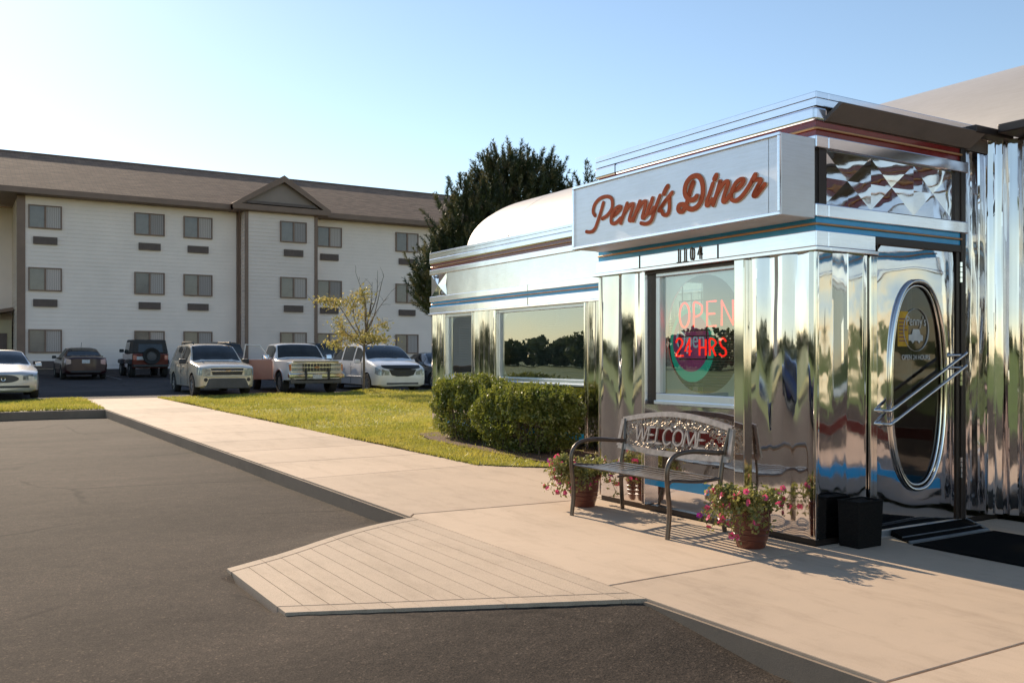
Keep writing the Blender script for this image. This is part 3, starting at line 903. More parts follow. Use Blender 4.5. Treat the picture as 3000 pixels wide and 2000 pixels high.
# mirror-polished sheets
w1 = MB(); pleat_wall(w1, (0, 2.555), (0, 1.905), ZB, ZW, (-1, 0), [0, .10, .42, .55, .80, 1], [.0, .012, -.006, .020, -.004, .014], seed=1, low=.22)
part(w1, "pleated_steel_sheet", M['mirror_pleat'], smooth=9)
w2 = MB(); pleat_wall(w2, (0, .655), (0, .004), ZB, ZW, (-1, 0), [0, .16, .36, .55, .74, .93, 1], [.004, .012, -.008, .016, -.006, .016, .0], seed=2, low=.20)
part(w2, "pleated_steel_sheet", M['mirror_pleat'], smooth=9)
w3 = MB(); pleat_wall(w3, (.004, 0), (.55, 0), ZB, ZW, (0, -1), [0, .05, .33, .52, .60, .95, 1], [0, .012, -.008, .012, .022, .002, .012], seed=3, low=.35, all_=.6)
part(w3, "pleated_steel_sheet", M['mirror_pleat'], smooth=9)
w4 = MB(); pleat_wall(w4, (1.76, 0), (2.08, 0), ZB, 3.02, (0, -1), [0, .3, .34, .66, .70, 1], [.002, .004, -.004, .0, -.006, .0], seed=4)
part(w4, "pleated_steel_sheet", M['mirror_panel'], smooth=9)
w5 = MB(); w6 = MB()
pleat_wall(w6, (2.08, -.002), (2.245, -.05), ZB, 3.15, (-.3, -1), [0, .25, .5, .75, 1], [.0, .03, .0, .03, .0], seed=5)
pleat_wall(w5, (2.245, -.05), (2.245, -.56), ZB, 3.15, (-1, 0), [0, .12, .24, .36, .48, .60, .72, .84, 1], [0, .032, .002, .03, .004, .032, .002, .03, 0], seed=6)
part(w5, "pleated_steel_sheet", M['mirror_pleat'], smooth=12); part(w6, "pleated_steel_sheet", M['mirror_pleat'], smooth=12)
# panel under the front window with its painted bands
pu = MB(); pu.box(.045, .058, .66, 1.90, ZB, .93)
part(pu, "steel_apron_panel", M['mirror_panel'])
pb = MB(); pb.box(.038, .044, .66, 1.90, .215, .305); part(pb, "blue_apron_stripe", M['blue'])
pb = MB(); pb.box(.038, .044, .66, 1.90, .622, .722); part(pb, "red_apron_stripe", M['red'])
# jamb posts either side of the front window
jp = MB(); jp.box(-.035, .10, 1.86, 1.90, ZB, ZW); part(jp, "window_post", M['satin'], bevel=.006)
jp = MB(); jp.extr([(-.045, .655, ZB), (-.045, .76, ZB), (.1, .76, ZB), (.1, .655, ZB)], (0, 0, ZW - ZB))
part(jp, "window_post", M['chrome'], bevel=.006)
for b6 in ((-.010, .012, -.010, .012, ZB, ZW), (-.010, .014, VY - .012, VY + .010, ZB, ZW)):
    cp = MB(); cp.box(*b6); part(cp, "corner_trim", M['chrome'], bevel=.004)
bt = MB(); bt.box(.012, .09, .01, VY - .01, .0, ZB); bt.box(.09, MX, .012, .09, 0, ZB); part(bt, "base_plinth", M['bronze'])

def rrect(cy, cz, hy, hz, r, n=10, ex=None):
    """rounded rectangle or superellipse outline (y,z)"""
    if ex:
        return [(cy + hy * math.copysign(abs(math.cos(t)) ** (2 / ex), math.cos(t)), cz + hz * math.copysign(abs(math.sin(t)) ** (2 / ex), math.sin(t))) for t in (2 * math.pi * k / (n * 4) for k in range(n * 4))]
    out = []
    for sx, sz, a0 in ((1, 1, 0), (-1, 1, 90), (-1, -1, 180), (1, -1, 270)):
        for k in range(n + 1):
            a = R(a0 + 90 * k / n)
            out.append((cy + sx * (hy - r) + r * math.cos(a), cz + sz * (hz - r) + r * math.sin(a)))
    return out

def ring_plate(mb, y0, y1, z0, z1, inner, x, th=.006):
    """flat plate y0..y1 x z0..z1 with a hole INNER, at x"""
    cy, cz = (y0 + y1) / 2, (z0 + z1) / 2; hy, hz = (y1 - y0) / 2, (z1 - z0) / 2
    n = len(inner); outer = []
    for (y, z) in inner:
        dy, dz = (y - cy) / hy, (z - cz) / hz
        s_ = 1 / max(abs(dy), abs(dz), 1e-6)
        outer.append((cy + dy * s_ * hy, cz + dz * s_ * hz))
    vs = [(x, y, z) for y, z in inner] + [(x, y, z) for y, z in outer] + [(x + th, y, z) for y, z in inner] + [(x + th, y, z) for y, z in outer]
    fs = []
    for i in range(n):
        j = (i + 1) % n
        fs += [(i, j, n + j, n + i), (2 * n + i, 3 * n + i, 3 * n + j, 2 * n + j), (i, 2 * n + i, 2 * n + j, j)]
    mb.add(vs, fs)

def diner_window(y0, y1, z0, z1, x, oval=False, depth=.0):
    fr = MB(); t = .055
    fr.box(x, x + .09, y0, y1, z0 - .075, z0); fr.box(x, x + .09, y0, y1, z1, z1 + .055)
    fr.box(x, x + .09, y0, y0 + t, z0, z1); fr.box(x, x + .09, y1 - t, y1, z0, z1)
    f = part(fr, "window", M['alu'], bevel=.006)
    si = MB(); si.box(x - .025, x + .02, y0, y1, z0 - .095, z0 - .060); si.build("sill", M['alu'], f, bevel=.006)
    gl = MB(); gl.quad((x + .035, y0 + t, z0), (x + .035, y1 - t, z0), (x + .035, y1 - t, z1), (x + .035, y0 + t, z1))
    gl.build("pane", M['glass'], f)
    iy0, iy1 = y0 + t + .005, y1 - t - .005
    rg = MB()
    cy, cz = (iy0 + iy1) / 2, (z0 + z1) / 2
    inn = rrect(cy, cz, (iy1 - iy0) / 2 - .012, (z1 - z0) / 2 - .012, .16 if not oval else 0, 10, 2.15 if oval else None)
    ring_plate(rg, iy0, iy1, z0 + .002, z1 - .002, inn, x + .075)
    rg.build("inner_frame", M['alu'], f)
    return f
fw = diner_window(.76, 1.80, 1.03, 2.05, .045, True)
# header over it
hd = MB(); hd.box(.02, .1, .76, 1.86, 2.08, ZW); part(hd, "window_header", M['bronze'])
sp = MB(); sp.box(.055, .10, 1.80, 1.86, .93, 2.08); part(sp, "window_reveal", M['bronze'])
# main wall, left wing
mw = MB()
for a, b, sd_ in ((YF - .002, 10.12, 11), (9.10, 8.33, 12), (5.88, 2.60, 13)):
    nb = max(4, int(abs(a - b) / .085)); br = [i / nb for i in range(nb + 1)]
    de = [(.028 if i % 2 else .0) for i in range(nb + 1)]; de[-1] = 0
    ml = MB(); pleat_wall(ml, (MX, a), (MX, b), 0.03, ZW, (-1, 0), br, de, wob=.0015, seed=sd_)
    part(ml, "pleated_steel_sheet", M['mirror_pleat'], smooth=14)
for a, b in ((9.10, 10.12), (5.88, 8.33)):
    mw = MB(); mw.box(MX + .03, MX + .1, a, b, 0.03, .92); part(mw, "steel_apron_panel", M['mirror_panel'])
for nm_, mt_, z0_, z1_ in (("blue_apron_stripe", M['blue'], .17, .27), ("red_apron_stripe", M['red'], .60, .70)):
    for a, b, dx in ((9.10, 10.12, .022), (5.88, 8.33, .022), (-8.9, -.58, -.008)):
        pb = MB(); pb.box(MX + dx, MX + dx + .007, a, b, z0_, z1_); part(pb, nm_, mt_)
diner_window(9.12, 10.10, 1.03, 2.05, MX + .015); diner_window(5.90, 8.31, 1.03, 2.05, MX + .015)
for yy in (10.12, 9.10, 8.33, 5.88):
    pp = MB(); pp.box(MX - .035, MX + .1, yy - .018, yy + .018, .03, ZW); part(pp, "window_post", M['chrome'], bevel=.006)
# right wing (only mirrored in the door side)
for b6 in ((MX, MX + .06, -2.2, -.56, .03, ZW), (MX, MX + .06, -5.2, -2.2, .03, .93), (MX, MX + .06, -9, -5.2, .03, ZW)):
    rw = MB(); rw.box(*b6); part(rw, "steel_wall_panel", M['mirror_panel'])
diner_window(-5.18, -2.22, 1.03, 2.05, MX + .0)
# closing walls behind everything
cl = MB(); cl.box(MX + .12, MX + 4.75, YF - .09, YF - .02, 0, 3.1); cl.box(MX + 4.7, MX + 4.78, YR, YF - .1, 0, 3.13); cl.box(MX + .1, MX + 4.7, YR - .08, YR, 0, 3.13)
part(cl, "rear_wall", M['panel_white'])
inn = MB(); inn.box(MX + 1.9, MX + 1.96, YR + .1, YF - .2, .02, 3.1); inn.box(1.2, 1.26, .12, VY - .12, .95, 2.4)
part(inn, "interior_partition", M['interior'])
fl = MB(); fl.quad((.12, .11, .06), (MX + 1.9, .11, .06), (MX + 1.9, VY - .1, .06), (.12, VY - .1, .06)); fl.quad((MX + .1, YR, .05), (MX + 1.9, YR, .05), (MX + 1.9, YF - .2, .05), (MX + .1, YF - .2, .05))
part(fl, "interior_floor", M['hood'])
# blinds
for (y0, y1) in ((9.2, 10.02), (6.0, 8.22)):
    b = MB()
    for k in range(34):
        z = 1.05 + k * .0295
        b.hexa([(MX + .20, y0, z), (MX + .203, y0, z), (MX + .203, y1, z), (MX + .20, y1, z)], [(MX + .222, y0, z + .018), (MX + .225, y0, z + .018), (MX + .225, y1, z + .018), (MX + .222, y1, z + .018)])
    part(b, "window_blind", M['blind'])
b = MB()
for k in range(26):
    z = 1.08 + k * .024
    b.hexa([(.50, 1.30, z), (.503, 1.30, z), (.503, 2.3, z), (.50, 2.3, z)], [(.518, 1.30, z + .014), (.521, 1.30, z + .014), (.521, 2.3, z + .014), (.518, 2.3, z + .014)])
part(b, "window_blind", M['blind'])
pl = MB(); pl.lathe([(.02, 0), (.30, -.10), (.17, -.17), (.0, -.19)], (MX + .5, 7.35, 1.86), 20); pl.tube([(MX + .5, 7.35, 1.84), (MX + .5, 7.35, 3.0)], .008)
part(pl, "pendant_lamp", simple('pale_green_shade', (0.55, 0.62, 0.42), 0.4, 0, 0.05, 3))

# ---- door
DX0, DX1 = .66, 1.63
door = MB()
cxd, czd = 1.155, 1.13
hx, hz_ = .335, .80
def capsule(hx, hz, n=14, ex=2.35):
    pts = []
    for k in range(n * 4):
        t = 2 * math.pi * k / (n * 4)
        c, s_ = math.cos(t), math.sin(t)
        pts.append((cxd + hx * math.copysign(abs(c) ** (2 / ex), c), czd + hz * math.copysign(abs(s_) ** (2 / ex), s_)))
    return pts
inner = capsule(hx, hz_)
n = len(inner); outer = []
for (x, z) in inner:
    dx, dz = (x - (DX0 + DX1) / 2) / ((DX1 - DX0) / 2), (z - 1.12) / 1.07
    s_ = 1 / max(abs(dx), abs(dz)); outer.append(((DX0 + DX1) / 2 + dx * s_ * (DX1 - DX0) / 2, 1.12 + dz * s_ * 1.07))
mid1 = [((a[0] * .5 + b_2[0] * .5), (a[1] * .5 + b_2[1] * .5)) for a, b_2 in zip(inner, outer)]
vs = [(x, .0, z) for x, z in inner] + [(x, -.006, z) for x, z in mid1] + [(x, .0, z) for x, z in outer]
fs = []
for i in range(n):
    j = (i + 1) % n; fs += [(i, j, n + j, n + i), (n + i, n + j, 2 * n + j, 2 * n + i)]
door.add(vs, fs)
dobj = part(door, "door", M['mirror_door'], smooth=60)
rg = MB()
rg.tube([(x, -.012, z) for x, z in capsule(hx + .008, hz_ + .008)], .0155, 10, closed=True)
rg.build("oval_rim", M['chrome'], dobj, smooth=60)
rg = MB(); rg.tube([(x, .0, z) for x, z in capsule(hx - .028, hz_ - .028)], .010, 8, closed=True); rg.build("inner_oval_rim", M['chrome'], dobj, smooth=60)
gp = MB(); gp.poly([(x, .012, z) for x, z in capsule(hx - .02, hz_ - .02)]); gp.build("oval_glass", M['glass_dark'], dobj)
for dz in (0, -.10):
    hb = MB()
    hb.tube(cr([(.715, -.0, .945 + dz), (.715, -.065, .945 + dz), (.735, -.085, .955 + dz), (.90, -.085, 1.03 + dz), (1.60, -.085, 1.352 + dz), (1.63, -.07, 1.362 + dz), (1.63, -.0, 1.362 + dz)], 5), .013, 10)
    hb.lathe([(.0, 0), (.026, 0), (.026, .01), (.016, .014)], (.715, -.014, .945 + dz), 12, axis='y')
    hb.build("pull_bar", M['chrome'], dobj, smooth=50)
hp = MB(); hp.box(1.645, 1.685, -.012, .06, .04, 2.245); hp.box(1.695, 1.755, -.022, .06, .04, 3.03)
part(hp, "hinge_post", M['bronze'], bevel=.005)
for z in (.38, 1.12, 1.95):
    hg = MB()
    for k in range(4): hg.lathe([(.0, 0), (.012, 0), (.012, .035), (.0, .035)], (1.690, -.02, z + k * .042), 10)
    part(hg, "hinge", M['chrome'])
dh = MB(); dh.box(.62, 1.69, -.02, .06, 2.19, 2.249); part(dh, "door_header", M['bronze'], bevel=.004)
jb = MB(); jb.box(.56, .60, -.030, .07, ZB, 2.10); jb.box(.60, .655, -.018, .07, ZB, 2.19); part(jb, "door_post", M['chrome'], bevel=.006)
db = MB(); db.box(.60, .66, -.018, .07, 2.10, 2.19); part(db, "door_post_cap", M['bronze'])
thr = MB(); thr.box(.56, 1.76, -.02, .06, .0, .045); part(thr, "door_threshold", M['alu'])

# lettering helpers
def text_mesh(name, txt, size, mat_, M4, parent, extrude=.002, sx=1.0, align='CENTER', spacing=1.0, shear=0.0):
    cu = bpy.data.curves.new(name, 'FONT'); cu.body = txt; cu.size = size; cu.extrude = extrude; cu.align_x = align; cu.align_y = 'CENTER'
    cu.space_character = spacing; cu.shear = shear
    t = bpy.data.objects.new("tmp_text", cu); COL.objects.link(t)
    bpy.context.view_layer.update()
    me = bpy.data.meshes.new_from_object(t.evaluated_get(bpy.context.evaluated_depsgraph_get()))
    bpy.data.objects.remove(t); bpy.data.curves.remove(cu)
    me.name = name
    me.transform(Matrix.Diagonal((sx, 1, 1, 1))); me.transform(M4)
    if parent is not None: me.transform(Matrix.Translation(-world_off(parent)))
    me.materials.clear(); me.materials.append(mat_)
    o = bpy.data.objects.new(name, me); COL.objects.link(o); o.parent = parent
    return o
# text facing -X (reads along -Y): local x -> -Y, local y -> Z, local z -> -X
FRONT = Matrix(((0, 0, -1, 0), (-1, 0, 0, 0), (0, 1, 0, 0), (0, 0, 0, 1)))
SIDE = Matrix(((1, 0, 0, 0), (0, 0, -1, 0), (0, 1, 0, 0), (0, 0, 0, 1)))      # facing -Y
def at(m, x, y, z): return Matrix.Translation((x, y, z)) @ m
# house number, four digits screwed to the lower band
for ch, yy in zip("1104", (1.405, 1.33, 1.245, 1.155)):
    text_mesh("house_number_digit", ch, .158, M['iron'], at(FRONT, -.040, yy, 2.194), diner, .005, .54)
for yy in (1.405, 1.33):
    dg = MB(); dg.box(-.045, -.031, yy - .022, yy + .022, 2.137, 2.146); part(dg, "house_number_serif", M['iron'])
# door decals
dc = MB()
dc.tube([(1.15 + .155 * math.cos(a), .006, 1.56 + .165 * math.sin(a)) for a in (2 * math.pi * k / 40 for k in range(40))], .006, 4, closed=True, flat=.3)
# cream outline of an old automobile under the name
car2 = [(1.06, 1.475), (1.06, 1.52), (1.10, 1.525), (1.115, 1.565), (1.19, 1.565), (1.205, 1.525), (1.235, 1.515), (1.235, 1.475), (1.205, 1.475), (1.19, 1.455), (1.17, 1.475), (1.13, 1.475), (1.11, 1.455), (1.09, 1.475)]
dc.extr([(x, .006, z) for x, z in car2], (0, .003, 0))
dc.build("door_emblem", M['decal'], dobj)
text_mesh("door_emblem_name", "Penny's", .105, M['decal'], at(SIDE, 1.15, .006, 1.625), dobj, .001, .8)
text_mesh("door_hours_lettering", "OPEN 24 HOURS", .055, M['decal'], at(SIDE, 1.15, .006, 1.345), dobj, .001, .85)
fy = MB(); fy.quad((.93, .0105, 1.43), (1.06, .0105, 1.43), (1.06, .0105, 1.70), (.93, .0105, 1.70)); fo = fy.build("flyer", M['yellow'], dobj)
ft = MB()
for k in range(7): ft.box(.945, 1.045 - .02 * (k % 3), .0085, .0100, 1.47 + k * .028, 1.478 + k * .028)
ft.build("flyer_print", M['print'], fo)

# ---- the sign cabinet
sign = thing("sign", "long pale metal sign box with red script lettering above the diner window", "sign", (-.03, 1.22, 2.33))
sb = MB(); sb.box(-.372, -.031, -.02, 2.46, 2.33, 2.90); sb.build("cabinet", M['sign_box'], sign, bevel=.006)
fc = MB(); fc.quad((-.3745, .095, 2.352), (-.3745, 2.435, 2.352), (-.3745, 2.435, 2.878), (-.3745, .095, 2.878)); fc.quad((-.3745, .0, 2.352), (-.3745, .088, 2.352), (-.3745, .088, 2.878), (-.3745, .0, 2.878))
fc.build("sign_face", M['sign_face'], sign)
fr = MB()
fr.box(-.392, -.371, -.021, 2.461, 2.329, 2.352); fr.box(-.392, -.371, -.021, 2.461, 2.878, 2.901); fr.box(-.392, -.371, -.021, .0, 2.352, 2.878); fr.box(-.392, -.371, 2.436, 2.461, 2.352, 2.878)
fr.build("sign_frame", M['satin'], sign, bevel=.003)
LETTERS = [(1,[(2.124,2.604),(2.149,2.633),(2.146,2.669),(2.12,2.707),(2.066,2.737),(1.997,2.749),(1.929,2.742),(1.881,2.715),(1.869,2.676),(1.877,2.633),(1.909,2.601),(1.959,2.575),(2.016,2.561)]),(1,[(2.001,2.697),(2.024,2.648),(2.054,2.592),(2.085,2.541),(2.116,2.494),(2.151,2.47),(2.206,2.466),(2.25,2.474)]),(1,[(1.877,2.56),(1.826,2.576),(1.779,2.599),(1.752,2.622),(1.775,2.635),(1.815,2.626),(1.859,2.594),(1.885,2.548),(1.881,2.511),(1.848,2.497),(1.804,2.506),(1.754,2.531)]),(1,[(1.668,2.644),(1.704,2.578),(1.752,2.491)]),(1,[(1.729,2.541),(1.675,2.592),(1.623,2.626),(1.588,2.63),(1.588,2.602),(1.616,2.548),(1.634,2.505),(1.619,2.494),(1.584,2.505)]),(1,[(1.498,2.637),(1.536,2.568),(1.581,2.491)]),(1,[(1.56,2.532),(1.509,2.586),(1.461,2.622),(1.424,2.628),(1.423,2.596),(1.446,2.543),(1.461,2.506),(1.45,2.494),(1.421,2.51),(1.391,2.527)]),(1,[(1.335,2.639),(1.361,2.592),(1.389,2.548),(1.386,2.528),(1.355,2.527),(1.312,2.559)]),(1,[(1.241,2.646),(1.276,2.588),(1.315,2.522),(1.342,2.47),(1.374,2.448),(1.428,2.443),(1.478,2.455)]),(1.25,[(1.152,2.708),(1.171,2.69),(1.193,2.66)]),(1,[(1.257,2.529),(1.196,2.583),(1.124,2.633),(1.096,2.65)]),(1,[(1.127,2.629),(1.129,2.584),(1.129,2.534),(1.143,2.494),(1.174,2.482),(1.205,2.494),(1.22,2.521)]),(1.25,[(0.855,2.689),(0.879,2.649),(0.901,2.6),(0.919,2.554),(0.944,2.513),(0.974,2.488),(1.004,2.489),(1.023,2.511),(1.011,2.537),(0.974,2.539),(0.938,2.519),(0.897,2.495),(0.855,2.488),(0.803,2.502),(0.763,2.543),(0.746,2.592),(0.746,2.648),(0.763,2.698),(0.797,2.73),(0.838,2.74),(0.891,2.727),(0.931,2.693),(0.947,2.647),(0.938,2.605),(0.908,2.573),(0.867,2.558),(0.832,2.565),(0.812,2.578)]),(1,[(0.639,2.647),(0.666,2.592),(0.699,2.53),(0.705,2.497),(0.683,2.498),(0.644,2.53)]),(1.3,[(0.603,2.701),(0.617,2.68)]),(1,[(0.561,2.65),(0.594,2.57),(0.633,2.489)]),(1,[(0.614,2.533),(0.572,2.59),(0.518,2.634),(0.486,2.64),(0.479,2.617),(0.506,2.564),(0.528,2.513),(0.522,2.495),(0.497,2.503),(0.454,2.537)]),(1,[(0.433,2.559),(0.38,2.571),(0.335,2.6),(0.323,2.625),(0.348,2.634),(0.396,2.615),(0.433,2.568),(0.446,2.524),(0.433,2.496),(0.396,2.486),(0.344,2.505),(0.293,2.545),(0.25,2.588)]),(1.2,[(0.255,2.585),(0.232,2.617),(0.212,2.64)]),(1,[(0.245,2.614),(0.207,2.607),(0.17,2.604),(0.161,2.589),(0.191,2.553),(0.221,2.513),(0.226,2.496),(0.202,2.496),(0.162,2.526),(0.121,2.56)])]
def stroke_poly(mb, pts, hw, x0, x1, dy=0, dz=0, lift=-.0022):
    P = [(p.x, p.y) for p in cr([(a, b, 0) for a, b in pts], 7)]
    n = len(P); Lf = []; Rt = []
    for i in range(n):
        a = P[max(0, i - 1)]; b = P[min(n - 1, i + 1)]
        tx, ty = b[0] - a[0], b[1] - a[1]; l = math.hypot(tx, ty) or 1
        nx, ny = -ty / l, tx / l
        # broad nib: a little thinner on horizontals
        w = hw * (0.82 + .18 * abs(ty / l))
        Lf.append((P[i][0] + nx * w, P[i][1] + ny * w)); Rt.append((P[i][0] - nx * w, P[i][1] - ny * w))
    def cap(c, frm, k=5):
        a0 = math.atan2(frm[1] - c[1], frm[0] - c[0]); r_ = math.hypot(frm[0] - c[0], frm[1] - c[1])
        return [(c[0] + r_ * math.cos(a0 - math.pi * i / k), c[1] + r_ * math.sin(a0 - math.pi * i / k)) for i in range(1, k)]
    vs = []; fs = []
    for x in (x0, x1):
        for i in range(n):
            xx = x if x == x0 else x + lift * i / n
            vs.append((xx, Lf[i][0] + dy, Lf[i][1] + dz)); vs.append((xx, Rt[i][0] + dy, Rt[i][1] + dz))
    m = 2 * n
    for i in range(n - 1):
        a = 2 * i
        fs.append((a, a + 2, a + 3, a + 1)); fs.append((m + a, m + a + 1, m + a + 3, m + a + 2))
        fs.append((a, m + a, m + a + 2, a + 2)); fs.append((a + 1, a + 3, m + a + 3, m + a + 1))
    mb.add(vs, fs)
    for c, frm in ((P[0], Rt[0]), (P[-1], Lf[-1])):
        ring = [frm] + cap(c, frm) + [(2 * c[0] - frm[0], 2 * c[1] - frm[1])]
        mb.extr([(x0, y + dy, z + dz) for y, z in ring], (x1 - x0 + (lift - .0003 if c is P[-1] else .0003), 0, 0))
lf = MB(); le = MB()
for i, (w, pts) in enumerate(LETTERS):
    stroke_poly(lf, pts, .0178 * w, -.3760, -.3830 - .0005 * (i % 9))
    stroke_poly(le, pts, .0205 * w, -.3750, -.3775 - .0004 * (i % 9), -.004, -.002)
lo = lf.build("script_lettering", M['letter'], sign); le.build("lettering_outline", M['letter_edge'], lo)

# neon sign behind the front window
neon = thing("neon_sign", "red neon OPEN 24 HRS sign hanging behind the oval diner window", "neon sign", (.24, 1.3, 1.35))
NX_ = .24
def nw(y): return 1.715 - (1.70 - y) * 1.09
def nt_(pts, n=6, r=.011): nm.tube(cr([(NX_, nw(y), z) for y, z in pts], n), .0090, 7)
nm = MB()
def sl(pts): nm.tube([(NX_, nw(y), z) for y, z in pts], .0090, 7)
o_c, o_r = (1.635, 1.715), (.062, .108)
nm.tube([(NX_, nw(o_c[0]) + o_r[0] * math.cos(a), o_c[1] + o_r[1] * math.sin(a)) for a in (2 * math.pi * k / 26 for k in range(26))], .0090, 7, closed=True)
nt_([(1.525, 1.61), (1.525, 1.72), (1.525, 1.815), (1.48, 1.815), (1.435, 1.785), (1.44, 1.725), (1.49, 1.70), (1.52, 1.70)])
sl([(1.275, 1.82), (1.375, 1.82), (1.375, 1.61), (1.275, 1.61)]); sl([(1.375, 1.715), (1.29, 1.715)])
sl([(1.215, 1.61), (1.215, 1.82), (1.095, 1.615), (1.095, 1.82)])
nm.build("open_tube", M['neon'], neon, smooth=60)
nm = MB()
nt_([(1.735, 1.475), (1.715, 1.51), (1.675, 1.505), (1.66, 1.465), (1.70, 1.41), (1.735, 1.36), (1.65, 1.36)])
sl([(1.575, 1.36), (1.575, 1.51), (1.63, 1.40), (1.555, 1.40)])
sl([(1.46, 1.36), (1.46, 1.50)]); sl([(1.39, 1.36), (1.39, 1.50)]); sl([(1.46, 1.43), (1.39, 1.43)])
nt_([(1.345, 1.36), (1.345, 1.42), (1.345, 1.50), (1.30, 1.495), (1.28, 1.465), (1.31, 1.432), (1.34, 1.43)]); sl([(1.32, 1.43), (1.28, 1.36)])
nt_([(1.17, 1.48), (1.20, 1.505), (1.235, 1.48), (1.215, 1.435), (1.18, 1.415), (1.17, 1.375), (1.205, 1.355), (1.24, 1.375)])
nm.build("hours_tube", M['neon'], neon, smooth=60)
nf = MB()
for z in (1.58, 1.84, 1.53, 1.33): nf.tube([(NX_ + .03, 1.06, z), (NX_ + .03, 1.74, z)], .006, 5)
for yv in (1.06, 1.40, 1.74): nf.tube([(NX_ + .03, yv, 1.33), (NX_ + .03, yv, 1.84)], .006, 5)
for yv in (1.12, 1.70): nf.tube([(NX_ + .03, yv, 1.84), (NX_ + .03, yv, 2.9)], .003, 4)
nf.build("wire_frame", M['bronze'], neon)
ov = thing("oval_sign", "teal and purple oval sign behind the diner window glass", "oval sign", (.40, 1.66, 1.44))
def disc(mb, cy, cz, ry, rz_, x0, x1): mb.extr([(x0, cy + ry * math.cos(a), cz + rz_ * math.sin(a)) for a in (2 * math.pi * k / 40 for k in range(40))], (x1 - x0, 0, 0))
m1 = MB(); disc(m1, 1.73, 1.46, .285, .335, .40, .41); m1.build("rim_board", M['teal'], ov)
m1 = MB(); disc(m1, 1.735, 1.48, .235, .265, .394, .399); m1.build("centre_board", M['purple'], ov)
text_mesh("sign_lettering", "Open", .23, M['paleblue'], at(FRONT, .391, 1.74, 1.50), ov, .002, .72)
m1 = MB()
for yv in (1.6, 1.86): m1.tube([(.405, yv, 1.72), (.405, yv, 2.9)], .004, 4)
m1.build("hanging_wire", M['bronze'], ov)
# ------------------------------------------------------------------ motel
MY = 48.0
motel = thing("motel", "three storey motel with pale lap siding, brown shingle roof and a small gable", "motel", (9, MY, .5))
def mpart(mb, name, mat_, parent=motel, **kw): return mb.build(name, mat_, parent, **kw)
ZG = .72
def siding(mb, p0, p1, z0, z1, nrm, step=.205, lip=.020):
    z = z0
    while z < z1 - .001:
        zt = min(z1, z + step)
        a = (p0[0] + nrm[0] * lip, p0[1] + nrm[1] * lip); b = (p1[0] + nrm[0] * lip, p1[1] + nrm[1] * lip)
        mb.add([(a[0], a[1], z), (b[0], b[1], z), (p1[0], p1[1], zt), (p0[0], p0[1], zt), (p0[0], p0[1], z), (p1[0], p1[1], z)],
               [(0, 1, 2, 3), (4, 5, 1, 0)])
        z = zt
w = MB()
siding(w, (-2.34, MY), (8.75, MY), ZG, 9.5, (0, -1)); siding(w, (12.85, MY), (27, MY), ZG, 9.5, (0, -1))
siding(w, (-2.34, MY + 4.4), (-2.34, MY), ZG, 9.4, (-1, 0)); siding(w, (-22, MY + 4.4), (-2.34, MY + 4.4), ZG, 9.4, (0, -1))
mpart(w, "siding_wall", M['siding'])
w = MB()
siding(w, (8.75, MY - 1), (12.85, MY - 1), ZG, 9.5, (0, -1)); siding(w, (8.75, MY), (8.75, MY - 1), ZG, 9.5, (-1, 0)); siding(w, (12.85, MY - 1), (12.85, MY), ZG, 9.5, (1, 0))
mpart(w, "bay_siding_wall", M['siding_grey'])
w = MB(); w.box(-2.30, 27, MY + .06, MY + .2, .3, ZG); w.box(8.8, 12.8, MY - .94, MY, .3, ZG); w.box(-2.3, 27, MY + 12.5, MY + 12.7, .3, 9.6); w.box(26.9, 27, MY + .1, MY + 12.6, .3, 9.6); w.box(-22, -2.3, MY + 4.46, MY + 4.6, .3, ZG)
w.box(-2.38, 27.02, MY - .03, MY + .05, .38, ZG - .002)
w.box(8.72, 12.88, MY - 1.03, MY - .95, .38, ZG - .002)
mpart(w, "dark_base", M['dark_base'])
for (x, yv) in ((-2.18, MY - .07), (8.62, MY - .1), (8.83, MY - 1.07), (12.82, MY - 1.07)):
    t = MB(); hw = .19 if x < 0 else .09
    t.box(x - hw, x + hw, yv, yv + .1, ZG - .05, 9.45); mpart(t, "corner_board", M['trim_brown'])
t = MB(); t.tube([(8.70, MY - .16, ZG), (8.70, MY - .16, 8.9), (8.62, MY - .3, 9.3), (8.58, MY - .6, 9.5)], .055, 8); mpart(t, "downspout", M['trim_brown'], smooth=60)
# roof
ER, RD = (MY - .85, 9.74), (MY + 6.3, 12.82)
rfm = MB()
rfm.quad((-22, ER[0], ER[1]), (28, ER[0], ER[1]), (28, RD[0], RD[1]), (-22, RD[0], RD[1]))
rfm.quad((-22, RD[0], RD[1]), (28, RD[0], RD[1]), (28, MY + 13.4, 9.74), (-22, MY + 13.4, 9.74))
rfm.quad((-22, ER[0], ER[1] - .03), (28, ER[0], ER[1] - .03), (28, MY + 13.4, 9.70), (-22, MY + 13.4, 9.70))
roof = mpart(rfm, "roof", M['shingle'])
t = MB(); t.box(-22, 8.0, ER[0] - .03, ER[0] + .05, 9.47, 9.755); t.box(13.55, 28, ER[0] - .03, ER[0] + .05, 9.47, 9.755); t.build("gutter_fascia", M['trim_brown'], roof)
t = MB(); t.box(-22, 28, ER[0] + .05, MY + 4.5, 9.46, 9.50); t.build("soffit", M['trim_brown'], roof)
t = MB(); t.tube([(-22, RD[0], RD[1] + .01), (28, RD[0], RD[1] + .01)], .07, 6); t.build("ridge_cap", M['grille_brown'], roof)
